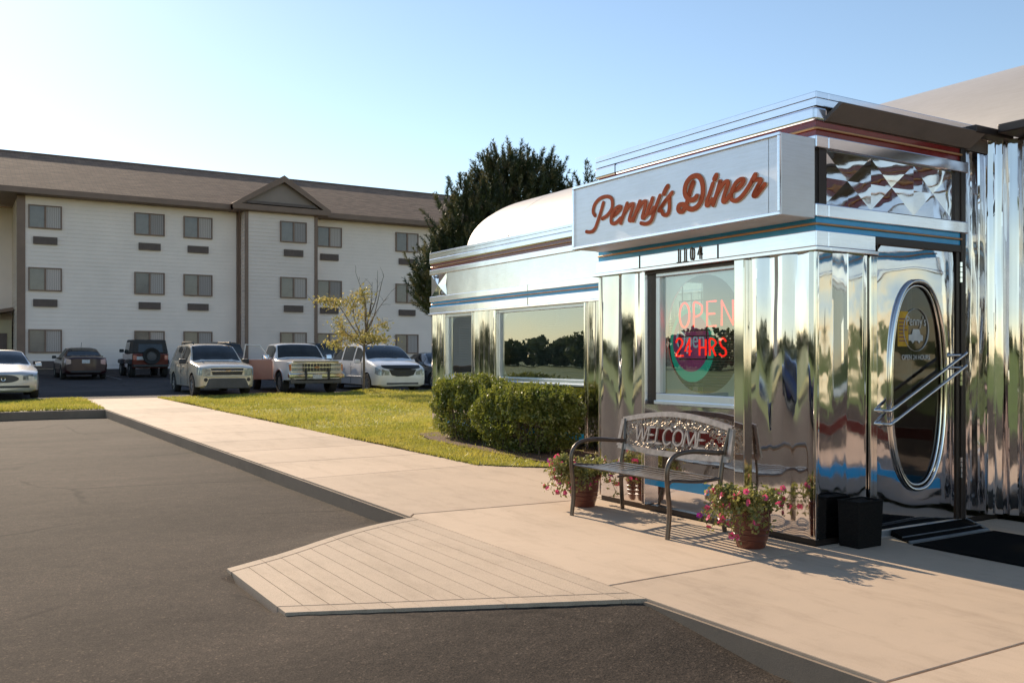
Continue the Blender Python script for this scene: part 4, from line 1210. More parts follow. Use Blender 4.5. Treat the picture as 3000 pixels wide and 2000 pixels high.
# gable over the bay
GX, GZ = 10.83, 11.52
gl_, gr_ = 8.0, 13.55
gm = MB()
fy_ = MY - 1.45
back = MY + 3.6
gm.quad((gl_, fy_, 9.74), (GX, fy_, GZ), (GX, back, GZ), (gl_, MY - .7, 9.80)); gm.quad((GX, fy_, GZ), (gr_, fy_, 9.74), (gr_, MY - .7, 9.80), (GX, back, GZ))
gb = mpart(gm, "gable_roof", M['shingle'])
t = MB()
for (xa, xb) in ((gl_ - .02, GX), (gr_ + .02, GX)):
    t.hexa([(xa, fy_ - .03, 9.50), (xb, fy_ - .03, GZ - .36), (xb, fy_ + .06, GZ - .36), (xa, fy_ + .06, 9.50)], [(xa, fy_ - .03, 9.755), (xb, fy_ - .03, GZ + .015), (xb, fy_ + .06, GZ + .015), (xa, fy_ + .06, 9.755)])
t.box(gl_ + .0, gr_ - .0, fy_ - .025, fy_ + .05, 9.47, 9.76)
t.box(gl_ + .1, gr_ - .1, fy_ + .05, MY + .1, 9.44, 9.49)
t.build("rake_board", M['trim_brown'], gb)
t = MB(); t.poly([(gl_ + .4, fy_ + .3, 9.75), (gr_ - .4, fy_ + .3, 9.75), (GX, fy_ + .3, GZ - .15)]); t.build("gable_face", simple('gable_face_brown', (0.27, 0.20, 0.165), 0.6, 0, 0.08, 1), gb)
t = MB(); t.hexa([(gl_ + .75, fy_ + .04, 9.83), (gr_ - .75, fy_ + .04, 9.83), (gr_ - .75, fy_ + .3, 9.83), (gl_ + .75, fy_ + .3, 9.83)], [(gl_ + 1.0, fy_ + .04, 9.98), (gr_ - 1.0, fy_ + .04, 9.98), (gr_ - 1.0, fy_ + .3, 9.98), (gl_ + 1.0, fy_ + .3, 9.98)])
t.build("gable_ledge", M['grille_brown'], gb)
# windows and air-conditioner grilles: one each, then copies
def motel_window():
    W, Hh, f = 1.53, 1.18, .055
    fr = MB(); fr.box(0, W, -.09, .03, 0, f); fr.box(0, W, -.09, .03, Hh - f, Hh); fr.box(0, f, -.09, .03, f, Hh - f); fr.box(W - f, W, -.09, .03, f, Hh - f); fr.box(W / 2 - .045, W / 2 + .045, -.085, .03, f, Hh - f)
    o = fr.build("window", M['trim_brown'], None, local=True)
    p = MB(); p.quad((f, -.045, f), (W / 2 - .045, -.045, f), (W / 2 - .045, -.045, Hh - f), (f, -.045, Hh - f)); p.build("pane", M['pane'], o, local=True)
    p = MB(); p.quad((W / 2 + .045, -.04, f), (W - f, -.04, f), (W - f, -.04, Hh - f), (W / 2 + .045, -.04, Hh - f)); p.build("curtained_pane", M['curtain'], o, local=True)
    return o
def motel_grille():
    g_ = MB(); W, Hh = 1.10, .37
    g_.box(0, W, -.10, .03, 0, Hh)
    for k in range(12): g_.box(.04 + k * .088, .04 + k * .088 + .03, -.115, -.10, .03, Hh - .03)
    return g_.build("air_conditioner_grille", M['grille_brown'], None, local=True)
w0, g0 = motel_window(), motel_grille()
first = [True, True]
mo = Vector(motel.location)
def put(src, k, x, yv, z):
    if first[k]: o = src; first[k] = False; o.parent = motel
    else: o = copy_tree(src, motel)
    o.location = Vector((x, yv, z)) - mo
for x, yv in ((-1.86, MY), (3.15, MY), (5.67, MY), (10.72, MY - 1), (13.22, MY), (18.26, MY), (20.9, MY)):
    for z in (7.85, 4.69, 1.56):
        put(w0, 0, x, yv - .03, z)
        put(g0, 1, x + .22, yv - .03, z - .79)
# entrance porch on the recessed wing
pr = MB(); yv = MY + 2.2
pr.hexa([(-6.5, yv, 3.0), (-2.42, yv, 3.75), (-2.42, MY + 4.3, 3.75), (-6.5, MY + 4.3, 3.0)], [(-6.5, yv, 3.16), (-2.42, yv, 3.93), (-2.42, MY + 4.3, 3.93), (-6.5, MY + 4.3, 3.16)])
mpart(pr, "porch_roof", M['trim_brown'])
pr = MB(); pr.box(-6.3, -2.42, MY + 3.2, MY + 4.3, ZG, 3.0); pr.box(-6.3, -2.42, MY + 3.2, MY + 3.3, 3.0, 3.3)
po = mpart(pr, "porch_wall", M['tan'])
pr = MB(); pr.box(-4.0, -2.65, MY + 3.14, MY + 3.2, ZG, 2.6); pr.build("entrance_door", M['grille_brown'], po)

# ------------------------------------------------------------------ vehicles
def interp_station(St, u):
    i = min(int(u), len(St) - 2); t = u - i
    p0 = np.array(St[max(0, i - 1)]); p1 = np.array(St[i]); p2 = np.array(St[i + 1]); p3 = np.array(St[min(len(St) - 1, i + 2)])
    # limited tangents: no overshoot
    d1, d2, d0 = p2 - p1, p3 - p2, p1 - p0
    def lim(a, b): return np.where(a * b > 0, np.sign(a) * np.minimum(np.abs(a), np.abs(b)), 0)
    m1 = lim(d0, d1) if i > 0 else d1 * .5; m2 = lim(d1, d2) if i + 2 < len(St) else d1 * .5
    t2, t3 = t * t, t * t * t
    return (2 * t3 - 3 * t2 + 1) * p1 + (t3 - 2 * t2 + t) * m1 + (-2 * t3 + 3 * t2) * p2 + (t3 - t2) * m2
def section(s):
    """s: x, zlow, wlow, zmid, wmid, zbelt, wbelt, ztop, wtop -> 9 half-section points"""
    x, zl, wl, zm, wm, zb, wb, zt, wt = s
    return [(x, 0, zl), (x, wl * .8, zl), (x, wl, zl + .07), (x, wm, zm), (x, wb, zb),
            (x, wb + (wt - wb) * .52 + .012, zb + (zt - .05 - zb) * .5), (x, wt, zt - .05), (x, wt * .62, zt - .006), (x, 0, zt)]
def surf(St, u, v):
    sec = section(interp_station(St, u)); i = min(int(v), 7); t = v - i
    a, b = Vector(sec[i]), Vector(sec[i + 1])
    return a.lerp(b, t)
def car_body(St, mats, wheels, r, name, parent, sub=3):
    us = [i / sub for i in range((len(St) - 1) * sub + 1)]
    vs = []; fs = []; nv = 17
    vv = [0, 1, 2, 2.5, 3, 3.5, 4, 4.5, 5, 5.5, 6, 6.35, 7, 7.5, 8]
    nh = len(vv); ring = nh + nh - 2
    for u in us:
        h = [surf(St, u, v) for v in vv]
        vs += h + [Vector((p.x, -p.y, p.z)) for p in reversed(h[1:-1])]
    for j in range(len(us) - 1):
        for k in range(ring):
            l = (k + 1) % ring
            fs.append((j * ring + k, j * ring + l, (j + 1) * ring + l, (j + 1) * ring + k))
    fs.append(tuple(range(ring))); fs.append(tuple(reversed(range((len(us) - 1) * ring, len(us) * ring))))
    mb = MB(); mb.add(vs, fs)
    o = mb.build("tmp_body", mats, None, local=True)
    # wheel wells
    ct = MB()
    for wx in wheels:
        for sy in (-1, 1):
            W = 1.2
            ct.extr([(wx + (r + .055) * math.cos(a), sy * .52, r + (r + .055) * math.sin(a)) for a in (2 * math.pi * k / 28 for k in range(28))], (0, sy * W, 0))
    c = ct.build("tmp_cut", mats, None, local=True)
    for p in c.data.polygons: p.material_index = 1
    md = o.modifiers.new("b", 'BOOLEAN'); md.operation = 'DIFFERENCE'; md.object = c; md.solver = 'EXACT'
    bpy.context.view_layer.update()
    me = bpy.data.meshes.new_from_object(o.evaluated_get(bpy.context.evaluated_depsgraph_get()))
    bpy.data.objects.remove(o); bpy.data.objects.remove(c)
    me.name = name
    me.shade_smooth(); me.set_sharp_from_angle(angle=R(32))
    b = bpy.data.objects.new(name, me); COL.objects.link(b); b.parent = parent
    return b
def patch(St, u0, u1, v0, v1, name, mat_, parent, both=True, off=.007, nu=8, nv=6, mirror_v=False, shrink=None):
    """a pane following the body surface. mirror_v: spans across the roof to the other side"""
    mb = MB()
    def grid(fn):
        P = [[fn(u0 + (u1 - u0) * i / nu, j / nv) for j in range(nv + 1)] for i in range(nu + 1)]
        vs = []; fs = []
        for i in range(nu + 1):
            for j in range(nv + 1):
                a = P[min(nu, i + 1)][j] - P[max(0, i - 1)][j]; b = P[i][min(nv, j + 1)] - P[i][max(0, j - 1)]
                n = a.cross(b)
                if n.length > 1e-9: n.normalize()
                c = Vector((P[i][j].x, 0, .75)); 
                if n.dot(P[i][j] - Vector((0, 0, .6))) < 0: n = -n
                vs.append(P[i][j] + n * off)
        for i in range(nu):
            for j in range(nv):
                a = i * (nv + 1) + j; fs.append((a, a + 1, a + nv + 2, a + nv + 1))
        mb.add(vs, fs)
    if mirror_v:
        def fn(u, t):
            if t <= .5: return surf(St, u, v0 + (8 - v0) * t * 2)
            p = surf(St, u, v0 + (8 - v0) * (1 - t) * 2); return Vector((p.x, -p.y, p.z))
        grid(fn)
    else:
        grid(lambda u, t: surf(St, u, v0 + (v1 - v0) * t))
        if both: grid(lambda u, t: (lambda p: Vector((p.x, -p.y, p.z)))(surf(St, u, v0 + (v1 - v0) * t)))
    return mb.build(name, mat_, parent, local=True, smooth=40)
def one_side(St, u0, u1, v0, v1, name, mat_, parent, side, off=.007, nu=8, nv=6, lens=None):
    mb = MB()
    if lens:
        x_, th_, ya, yb, za, zb, zc, zd = lens      # front lens running into the corner: inner edge za..zb, outer edge zc..zd
        mb.hexa([(x_, side * ya, za), (x_ + th_, side * ya, za), (x_ + th_ * .4, side * yb, zc), (x_ - .02 * (1 if th_ > 0 else -1), side * yb, zc)], [(x_, side * ya, zb), (x_ + th_, side * ya, zb), (x_ + th_ * .4, side * yb, zd), (x_ - .02 * (1 if th_ > 0 else -1), side * yb, zd)])
    P = [[surf(St, u0 + (u1 - u0) * i / nu, v0 + (v1 - v0) * j / nv) for j in range(nv + 1)] for i in range(nu + 1)]
    vs = []; fs = []
    for i in range(nu + 1):
        for j in range(nv + 1):
            a = P[min(nu, i + 1)][j] - P[max(0, i - 1)][j]; b = P[i][min(nv, j + 1)] - P[i][max(0, j - 1)]
            n = a.cross(b)
            if n.length > 1e-9: n.normalize()
            if n.y < 0: n = -n
            p = P[i][j] + n * off
            vs.append(Vector((p.x, p.y * side, p.z)))
    for i in range(nu):
        for j in range(nv):
            a = i * (nv + 1) + j; fs.append((a, a + 1, a + nv + 2, a + nv + 1))
    mb.add(vs, fs)
    return mb.build(name, mat_, parent, local=True, smooth=40)
def wheel(parent, x, y, r, side, spokes=5, wid=.21, dark=False):
    t = MB(); h = wid / 2
    t.lathe([(r * .60, -h), (r * .93, -h), (r, -h * .6), (r, h * .6), (r * .93, h), (r * .60, h)], (x, y, r), 28, axis='y')
    t.lathe([(.0, -h * .3), (r * .62, -h * .3), (r * .62, h * .3), (0, h * .3)], (x, y, r), 20, axis='y')
    o = t.build("wheel", M['tyre'], parent, local=True, smooth=40)
    q = MB(); yo = y + side * h * .75
    q.lathe([(r * .50, -side * .03), (r * .63, 0), (r * .60, side * .012), (r * .52, side * .0)], (x, yo, r), 28, axis='y')
    q.lathe([(.0, side * .015), (r * .16, side * .012), (r * .19, -side * .02)], (x, yo, r), 16, axis='y')
    for k in range(spokes):
        a = 2 * math.pi * k / spokes + .3; c, s_ = math.cos(a), math.sin(a); wd = r * .11
        q.hexa([(x + c * r * .1 - s_ * wd, yo - .02, r + s_ * r * .1 + c * wd), (x + c * r * .1 + s_ * wd, yo - .02, r + s_ * r * .1 - c * wd), (x + c * r * .55 + s_ * wd * .7, yo - .02, r + s_ * r * .55 - c * wd * .7), (x + c * r * .55 - s_ * wd * .7, yo - .02, r + s_ * r * .55 + c * wd * .7)],
               [(x + c * r * .1 - s_ * wd, yo + .004 * side, r + s_ * r * .1 + c * wd), (x + c * r * .1 + s_ * wd, yo + .004 * side, r + s_ * r * .1 - c * wd), (x + c * r * .55 + s_ * wd * .7, yo + .004 * side, r + s_ * r * .55 - c * wd * .7), (x + c * r * .55 - s_ * wd * .7, yo + .004 * side, r + s_ * r * .55 + c * wd * .7)])
    q.build("rim", M['black_plastic'] if dark else M['rim'], o, local=True, smooth=30)
    return o
def side_mirror(parent, x, y, z, mat_, s_=1.0, name="side_mirror"):
    sg = 1 if y > 0 else -1
    m = MB(); m.hexa([(x - .07 * s_, y, z - .07 * s_), (x + .05 * s_, y, z - .06 * s_), (x + .03 * s_, y + sg * .2 * s_, z - .06 * s_), (x - .07 * s_, y + sg * .2 * s_, z - .07 * s_)],
                     [(x - .07 * s_, y, z + .08 * s_), (x + .03 * s_, y, z + .07 * s_), (x + .01 * s_, y + sg * .19 * s_, z + .07 * s_), (x - .07 * s_, y + sg * .19 * s_, z + .09 * s_)])
    m.box(x - .02, x + .03, y - sg * .10, y, z - .05, z - .01)
    return m.build(name, mat_, parent, local=True, bevel=.02)
def plate(parent, x, y, z, sg):
    m = MB(); m.box(x, x + .012 * sg, y - .16, y + .16, z - .08, z + .08)
    o = m.build("licence_plate", M['plate'], parent, local=True, bevel=.004)
    return o

def scale_st(St, L, W):
    return [(s[0] * L, s[1], s[2] * W / 2, s[3], s[4] * W / 2, s[5], s[6] * W / 2, s[7], s[8] * W / 2) for s in St]

FACE_CAM = R(-90); FACE_AWAY = R(90)
# --- champagne SUV
def suv():
    L, W = 4.75, 1.84
    y = 25.75 + L / 2
    t = thing("parked_suv", "champagne SUV with roof rails parked nose towards the lawn, nearest the path", "car", (2.40, y, lotz(26.6)), "cars parked along the lawn", FACE_CAM)
    St = scale_st([(.500, .30, .78, .60, .84, .86, .82, .93, .76), (.485, .26, .88, .60, .92, .90, .90, .97, .84), (.455, .24, .95, .62, .97, .95, .94, 1.02, .88), (.40, .24, .97, .64, .99, .985, .96, 1.06, .90), (.30, .24, .97, .66, 1.0, 1.03, .97, 1.11, .92),
                   (.215, .24, .97, .66, 1.0, 1.06, .97, 1.155, .90), (.13, .24, .97, .66, 1.0, 1.08, .965, 1.46, .82), (.055, .24, .97, .66, 1.0, 1.09, .96, 1.665, .765), (-.06, .24, .97, .66, 1.0, 1.10, .96, 1.725, .76), (-.22, .24, .97, .66, 1.0, 1.11, .96, 1.73, .755),
                   (-.38, .25, .97, .66, .99, 1.12, .95, 1.70, .74), (-.45, .28, .95, .68, .98, 1.12, .93, 1.60, .72), (-.488, .34, .90, .72, .95, 1.08, .90, 1.16, .80), (-.50, .42, .84, .74, .90, 1.0, .86, 1.06, .78)], L, W)
    car_body(St, [M['p_tan'], M['black_plastic']], (1.43, -1.43), .355, "body", t)
    patch(St, 5.15, 6.93, 6.15, 8, "windscreen", M['car_glass'], t, mirror_v=True, off=.012)
    for sg in (1, -1):
        one_side(St, 6.3, 8.35, 4.16, 5.85, "front_side_window", M['car_glass'], t, sg); one_side(St, 8.5, 9.55, 4.16, 5.85, "rear_side_window", M['car_glass'], t, sg); one_side(St, 9.68, 10.6, 4.2, 5.8, "quarter_window", M['car_glass'], t, sg)
        one_side(St, .35, 2.4, 3.25, 4.35, "headlight", M['lamp'], t, sg, off=.014, lens=(L / 2 - .01, .028, .545, .76, .655, .86, .655, .92))
        for x in (1.43, -1.43): wheel(t, x, sg * (W / 2 - .11), .355, sg)
        side_mirror(t, .72, sg * (W / 2 + .02), 1.12, M['black_plastic'], 1.1)
        rr = MB(); rr.tube([(.35, sg * .62, 1.70), (.25, sg * .62, 1.775), (-1.3, sg * .62, 1.79), (-1.45, sg * .62, 1.72)], .025, 6); rr.build("roof_rail", M['black_plastic'], t, local=True, smooth=50)
        fl_ = MB(); fl_.lathe([(0, .0), (.06, .0), (.065, -.05)], (L / 2 + .018, sg * .68, .54), 14, axis='x'); fl_.build("fog_light", M['black_plastic'], t, local=True)
        dhd = MB(); dhd.box(.15, .35, sg * (W / 2 - .0), sg * (W / 2 + .02), .93, .96); dhd.box(-.75, -.55, sg * (W / 2), sg * (W / 2 + .02), .95, .98); dhd.build("door_handle", M['p_tan'], t, local=True, bevel=.006)
        ds = MB()
        for xx in (.78, -.22, -1.05): ds.box(xx, xx + .008, sg * (W / 2 - .012), sg * (W / 2 + .002), .35, 1.08)
        ds.build("door_seam", M['grey_plastic'], t, local=True)
    gr = MB(); gr.extr([(L / 2 - .06, yv, z) for yv, z in ((-.52, .90), (-.47, .69), (.47, .69), (.52, .90))], (.078, 0, 0)); o = gr.build("grille", M['black_plastic'], t, local=True, bevel=.01)
    gr = MB(); gr.box(L / 2 + .010, L / 2 + .034, -.535, .535, .795, .838); gr.build("chrome_bar", M['chrome'], o, local=True, bevel=.008)
    gr = MB(); gr.hexa([(L / 2 + .026, -.08, .792), (L / 2 + .026, .08, .792), (L / 2 + .02, .08, .792), (L / 2 + .02, -.08, .792)], [(L / 2 + .04, -.05, .845), (L / 2 + .04, .11, .845), (L / 2 + .02, .11, .845), (L / 2 + .02, -.05, .845)]); gr.build("emblem", M['gold'], o, local=True)
    lb_ = MB(); lb_.hexa([(L / 2 - .25, -.84, .25), (L / 2 + .03, -.70, .25), (L / 2 + .03, .70, .25), (L / 2 - .25, .84, .25)], [(L / 2 - .2, -.66, .585), (L / 2 + .035, -.56, .585), (L / 2 + .035, .56, .585), (L / 2 - .2, .66, .585)]); lb_.build("lower_bumper", M['grey_plastic'], t, local=True, bevel=.03)
    bp_ = MB(); bp_.box(L / 2 - .05, L / 2 + .03, -.66, .66, .625, .675); bp_.build("bumper_lip", M['p_tan'], t, local=True, bevel=.02)
suv()

def pickup():
    L, W = 5.4, 1.98
    y = 25.85 + L / 2
    t = thing("pickup_truck", "white and gold pickup with chrome grille and an open faded red door", "pickup truck", (5.42, y, lotz(26.7)), "cars parked along the lawn", FACE_CAM)
    St = scale_st([(.500, .48, .84, .70, .90, 1.04, .90, 1.10, .86), (.49, .44, .92, .72, .95, 1.07, .93, 1.13, .88), (.44, .42, .97, .74, .98, 1.10, .95, 1.16, .90), (.30, .42, .98, .76, 1.0, 1.13, .96, 1.20, .90), (.195, .42, .98, .76, 1.0, 1.15, .96, 1.24, .88),
                   (.15, .42, .98, .76, 1.0, 1.15, .95, 1.50, .82), (.105, .42, .98, .76, 1.0, 1.15, .95, 1.71, .76), (.04, .42, .98, .76, 1.0, 1.15, .95, 1.77, .74), (-.06, .42, .98, .76, 1.0, 1.15, .95, 1.76, .73), (-.10, .42, .98, .76, 1.0, 1.15, .95, 1.66, .73), (-.115, .42, .98, .76, 1.0, 1.15, .96, 1.20, .93), (-.3, .42, .98, .76, 1.0, 1.15, .96, 1.19, .94), (-.49, .46, .97, .76, .99, 1.15, .96, 1.19, .94), (-.5, .5, .96, .76, .98, 1.12, .95, 1.17, .93)], L, W)
    car_body(St, [M['p_white'], M['black_plastic']], (1.68, -1.65), .385, "body", t)
    patch(St, 4.2, 5.95, 6.15, 8, "windscreen", M['car_glass'], t, mirror_v=True, off=.012)
    for sg in (1, -1):
        one_side(St, 5.3, 8.1, 4.16, 5.85, "side_window", M['car_glass'], t, sg)
        for x in (1.68, -1.65): wheel(t, x, sg * (W / 2 - .13), .385, sg, 6, .25)
        side_mirror(t, .72, sg * (W / 2 + .06), 1.26, M['chrome'], 1.15)
        for z0, z1 in ((.955, 1.04), (.80, .89)):
            h = MB(); h.box(L / 2 - .1, L / 2 + .02, sg * .50, sg * .86, z0, z1); h.build("headlight", M['lamp'], t, local=True, bevel=.01)
        am = MB(); am.box(L / 2 - .16, L / 2 + .005, sg * .875, sg * .935, .80, 1.02); am.build("indicator_lamp", M['lamp_amber'], t, local=True, bevel=.01)
        bg_ = MB(); bg_.box(L / 2 + .06, L / 2 + .14, sg * .40 - .03, sg * .40 + .03, .48, .86); bg_.build("bumper_guard", M['black_plastic'], t, local=True, bevel=.012)
        gs = MB(); gs.extr([(1.68 + (.44 + .06) * math.cos(a), sg * (W / 2 - .006), .385 + (.44 + .03) * math.sin(a)) for a in (math.pi * k / 16 for k in range(17))] + [(1.68 + .44 * math.cos(a), sg * (W / 2 - .006), .385 + .44 * math.sin(a)) for a in (math.pi * (16 - k) / 16 for k in range(17))], (0, sg * .02, 0)); gs.build("wheel_arch_trim", M['chrome'], t, local=True)
    g_ = MB(); g_.box(L / 2 - .08, L / 2 + .008, -.50, .50, .78, 1.045); o = g_.build("grille", M['black_plastic'], t, local=True)
    g_ = MB()
    for z in (.915, 1.055, .765): g_.box(L / 2 - .01, L / 2 + .035, -.90, .90, z - .014, z + .014)
    for k in range(9): g_.box(L / 2 + .0, L / 2 + .014, -.44 + k * .11 - .006, -.44 + k * .11 + .006, .78, 1.045)
    g_.build("grille_bars", M['chrome'], o, local=True, bevel=.005)
    e_ = MB(); e_.box(L / 2 + .03, L / 2 + .05, -.09, .09, .895, .935); e_.box(L / 2 + .03, L / 2 + .05, -.045, .045, .88, .95); e_.build("emblem", M['gold'], o, local=True, bevel=.006)
    b = MB(); b.box(L / 2 - .12, L / 2 + .075, -.98, .98, .56, .72); b.build("front_bumper", M['chrome'], t, local=True, bevel=.04)
    b = MB(); b.box(L / 2 - .2, L / 2 + .0, -.90, .90, .36, .555); b.build("bumper_valance", M['grey_plastic'], t, local=True, bevel=.03)
    nz = MB(); nz.box(L / 2 - .22, L / 2 + .012, -.80, .80, 1.07, 1.135); nz.build("bonnet_nose", M['p_gold'], t, local=True, bevel=.03)
    plate(t, L / 2 + .075, .0, .60, 1)
    # open passenger door (vehicle's right = -y local), hinged at its front edge
    dr = MB(); hx_, hy = .98, -(W / 2 + .0)
    ang = R(68)
    def dp(s_, z, th=0): return (hx_ - s_ * math.cos(ang) + th * math.sin(ang), hy - s_ * math.sin(ang) - th * math.cos(ang), z)
    prof = [(0.0, .48), (.98, .48), (1.02, .62), (1.02, 1.14), (.98, 1.18), (0.05, 1.18), (0.0, 1.1)]
    dr.extr([dp(a, z) for a, z in prof], Vector(dp(0, 0, .09)) - Vector(dp(0, 0, 0)))
    d = dr.build("open_door", M['p_salmon'], t, local=True, bevel=.02); d["label"] = "faded red door standing open"
    dw = MB()
    fr_ = [(.10, 1.18), (.42, 1.66), (.92, 1.70), (1.0, 1.18)]
    dw.tube([dp(a, z, .045) for a, z in fr_], .026, 6); dw.build("door_window_frame", M['p_white'], d, local=True)
pickup()

def minivan():
    L, W = 4.95, 1.98
    y = 25.7 + L / 2
    t = thing("parked_minivan", "white minivan with dark bonnet guard parked behind the young tree", "minivan", (8.55, y, lotz(26.6)), "cars parked along the lawn", FACE_CAM)
    St = scale_st([(.500, .26, .70, .50, .76, .74, .72, .82, .62), (.488, .22, .86, .50, .90, .80, .86, .90, .76), (.46, .20, .94, .52, .96, .87, .92, .98, .84), (.40, .20, .96, .55, .985, .95, .95, 1.07, .88), (.32, .20, .97, .58, 1.0, 1.01, .96, 1.15, .90),
                   (.265, .20, .97, .60, 1.0, 1.05, .96, 1.215, .90), (.17, .20, .97, .60, 1.0, 1.07, .955, 1.53, .82), (.09, .20, .97, .60, 1.0, 1.08, .95, 1.70, .765), (-.05, .20, .97, .60, 1.0, 1.09, .95, 1.765, .76), (-.25, .20, .97, .60, 1.0, 1.10, .95, 1.765, .755), (-.40, .22, .97, .62, .99, 1.10, .94, 1.735, .74), (-.46, .26, .95, .64, .97, 1.10, .92, 1.62, .72), (-.492, .32, .90, .66, .94, 1.05, .88, 1.14, .80), (-.5, .4, .86, .68, .90, .98, .86, 1.04, .78)], L, W)
    car_body(St, [M['p_white'], M['black_plastic']], (1.52, -1.50), .335, "body", t)
    patch(St, 5.12, 6.95, 6.12, 8, "windscreen", M['car_glass'], t, mirror_v=True, off=.012)
    for sg in (1, -1):
        one_side(St, 5.9, 7.45, 4.16, 5.82, "front_side_window", M['car_glass'], t, sg); one_side(St, 7.62, 8.75, 4.16, 5.85, "sliding_door_window", M['car_glass'], t, sg); one_side(St, 8.9, 10.5, 4.2, 5.8, "quarter_window", M['car_glass'], t, sg)
        one_side(St, .35, 2.35, 3.4, 4.3, "headlight", M['lamp'], t, sg, off=.014, lens=(L / 2 - .02, .035, .52, .78, .63, .76, .62, .83))
        for x in (1.52, -1.50): wheel(t, x, sg * (W / 2 - .11), .335, sg, 7)
        side_mirror(t, .95, sg * (W / 2 + .02), 1.10, M['p_white'])
        ds = MB()
        for xx in (1.02, -.02, -1.12): ds.box(xx, xx + .008, sg * (W / 2 - .012), sg * (W / 2 + .002), .30, 1.06)
        ds.build("door_seam", M['grey_plastic'], t, local=True)
        dm = MB(); dm.box(-1.0, 1.05, sg * (W / 2 - .005), sg * (W / 2 + .015), .52, .575); dm.build("side_moulding", M['alu'], t, local=True, bevel=.008)
        dhd = MB(); dhd.box(.02, .2, sg * (W / 2 - .01), sg * (W / 2 + .022), .90, .94); dhd.box(-.16, .0, sg * (W / 2 - .01), sg * (W / 2 + .022), .90, .94); dhd.build("door_handle", M['p_white'], t, local=True, bevel=.008)
    g_ = MB(); g_.extr([(L / 2 - .05, yv, z) for yv, z in ((-.53, .82), (-.42, .62), (-.22, .575), (.22, .575), (.42, .62), (.53, .82))], (.075, 0, 0)); o = g_.build("grille", M['black_plastic'], t, local=True, bevel=.012)
    e_ = MB(); e_.hexa([(L / 2 + .012, -.22, .71), (L / 2 + .012, .22, .71), (L / 2 + .004, .22, .71), (L / 2 + .004, -.22, .71)], [(L / 2 + .03, -.1, .735), (L / 2 + .03, .1, .735), (L / 2 + .004, .1, .735), (L / 2 + .004, -.1, .735)]); e_.build("emblem", M['chrome'], o, local=True)
    bg_ = MB(); n_ = 10
    for k in range(n_):
        a0, a1 = -.74 + 1.48 * k / n_, -.74 + 1.48 * (k + 1) / n_
        f = lambda v: L / 2 + .035 - .13 * (abs(v) / .74) ** 2.2
        bg_.hexa([(f(a0) - .03, a0, .80), (f(a1) - .03, a1, .80), (f(a1) - .2, a1, .86), (f(a0) - .2, a0, .86)], [(f(a0) + .01, a0, .87), (f(a1) + .01, a1, .87), (f(a1) - .12, a1, .98), (f(a0) - .12, a0, .98)])
    bg_.build("bonnet_guard", M['black_plastic'], t, local=True, smooth=50)
    b = MB(); b.box(L / 2 - .08, L / 2 + .01, -.62, .62, .285, .36); b.build("bumper_intake", M['grey_plastic'], t, local=True, bevel=.02)
    b = MB(); b.hexa([(1.20, -.85, 1.225), (1.32, .3, 1.20), (1.29, .3, 1.19), (1.17, -.85, 1.215)], [(1.20, -.85, 1.245), (1.32, .3, 1.225), (1.29, .3, 1.225), (1.17, -.85, 1.245)]); b.build("wiper", M['black_plastic'], t, local=True)
minivan()

SED = [(.500, .27, .76, .48, .82, .66, .80, .72, .72), (.488, .22, .88, .50, .92, .71, .89, .78, .80), (.455, .20, .95, .52, .97, .77, .93, .84, .86), (.36, .20, .97, .55, 1.0, .85, .96, .92, .88), (.24, .20, .97, .57, 1.0, .90, .96, .985, .87),
       (.185, .20, .97, .58, 1.0, .92, .955, 1.03, .85), (.09, .20, .97, .58, 1.0, .93, .95, 1.30, .72), (.02, .20, .97, .58, 1.0, .94, .95, 1.42, .66), (-.07, .20, .97, .58, 1.0, .94, .95, 1.45, .65), (-.17, .20, .97, .58, 1.0, .95, .945, 1.42, .65), (-.26, .20, .97, .59, 1.0, .96, .94, 1.27, .70), (-.345, .20, .97, .60, .995, .98, .93, 1.05, .82), (-.44, .22, .95, .62, .98, .97, .92, 1.03, .84), (-.488, .27, .90, .64, .94, .92, .88, .985, .80), (-.5, .34, .84, .65, .90, .86, .84, .92, .76)]
def sedan(name, label, loc, face, paint_, L=4.85, W=1.85, group=None, rear_lamp=None, mirror_mat=None):
    t = thing(name, label, "car", loc, group, face)
    St = scale_st(SED, L, W)
    car_body(St, [paint_, M['black_plastic']], (L * .30, -L * .275), .325, "body", t)
    patch(St, 5.1, 6.9, 6.15, 8, "windscreen", M['car_glass'], t, mirror_v=True, off=.012)
    patch(St, 9.3, 10.85, 6.15, 8, "rear_window", M['car_glass'], t, mirror_v=True, off=.012)
    for sg in (1, -1):
        one_side(St, 5.9, 7.85, 4.16, 5.82, "front_side_window", M['car_glass'], t, sg); one_side(St, 8.0, 9.7, 4.16, 5.8, "rear_side_window", M['car_glass'], t, sg)
        one_side(St, .4, 2.3, 3.45, 4.3, "headlight", M['lamp'], t, sg, off=.012, lens=(L / 2 - .02, .03, .50, .76, .56, .68, .56, .73))
        one_side(St, 12.25, 13.9, 3.35, 4.3, "tail_light", rear_lamp or M['lamp_red'], t, sg, off=.012, lens=(-L / 2 + .01, -.025, .60, .80, .70, .88, .66, .93))
        for x in (L * .30, -L * .275): wheel(t, x, sg * (W / 2 - .10), .325, sg, 7)
        side_mirror(t, L * .13, sg * (W / 2 + .0), .99, mirror_mat or paint_, .9)
    return t, L
t, L = sedan("parked_sedan", "pale silver sedan cut off by the picture's left edge, oval grille", (-3.95, 25.6 + 2.5, .12), FACE_CAM, M['p_silver'], 5.0, 1.90, "cars parked along the lawn")
g_ = MB(); g_.extr([(L / 2 - .06, .40 * math.cos(a), .60 + .115 * math.sin(a)) for a in (2 * math.pi * k / 24 for k in range(24))], (.075, 0, 0)); o = g_.build("grille", M['grey_plastic'], t, local=True, bevel=.012)
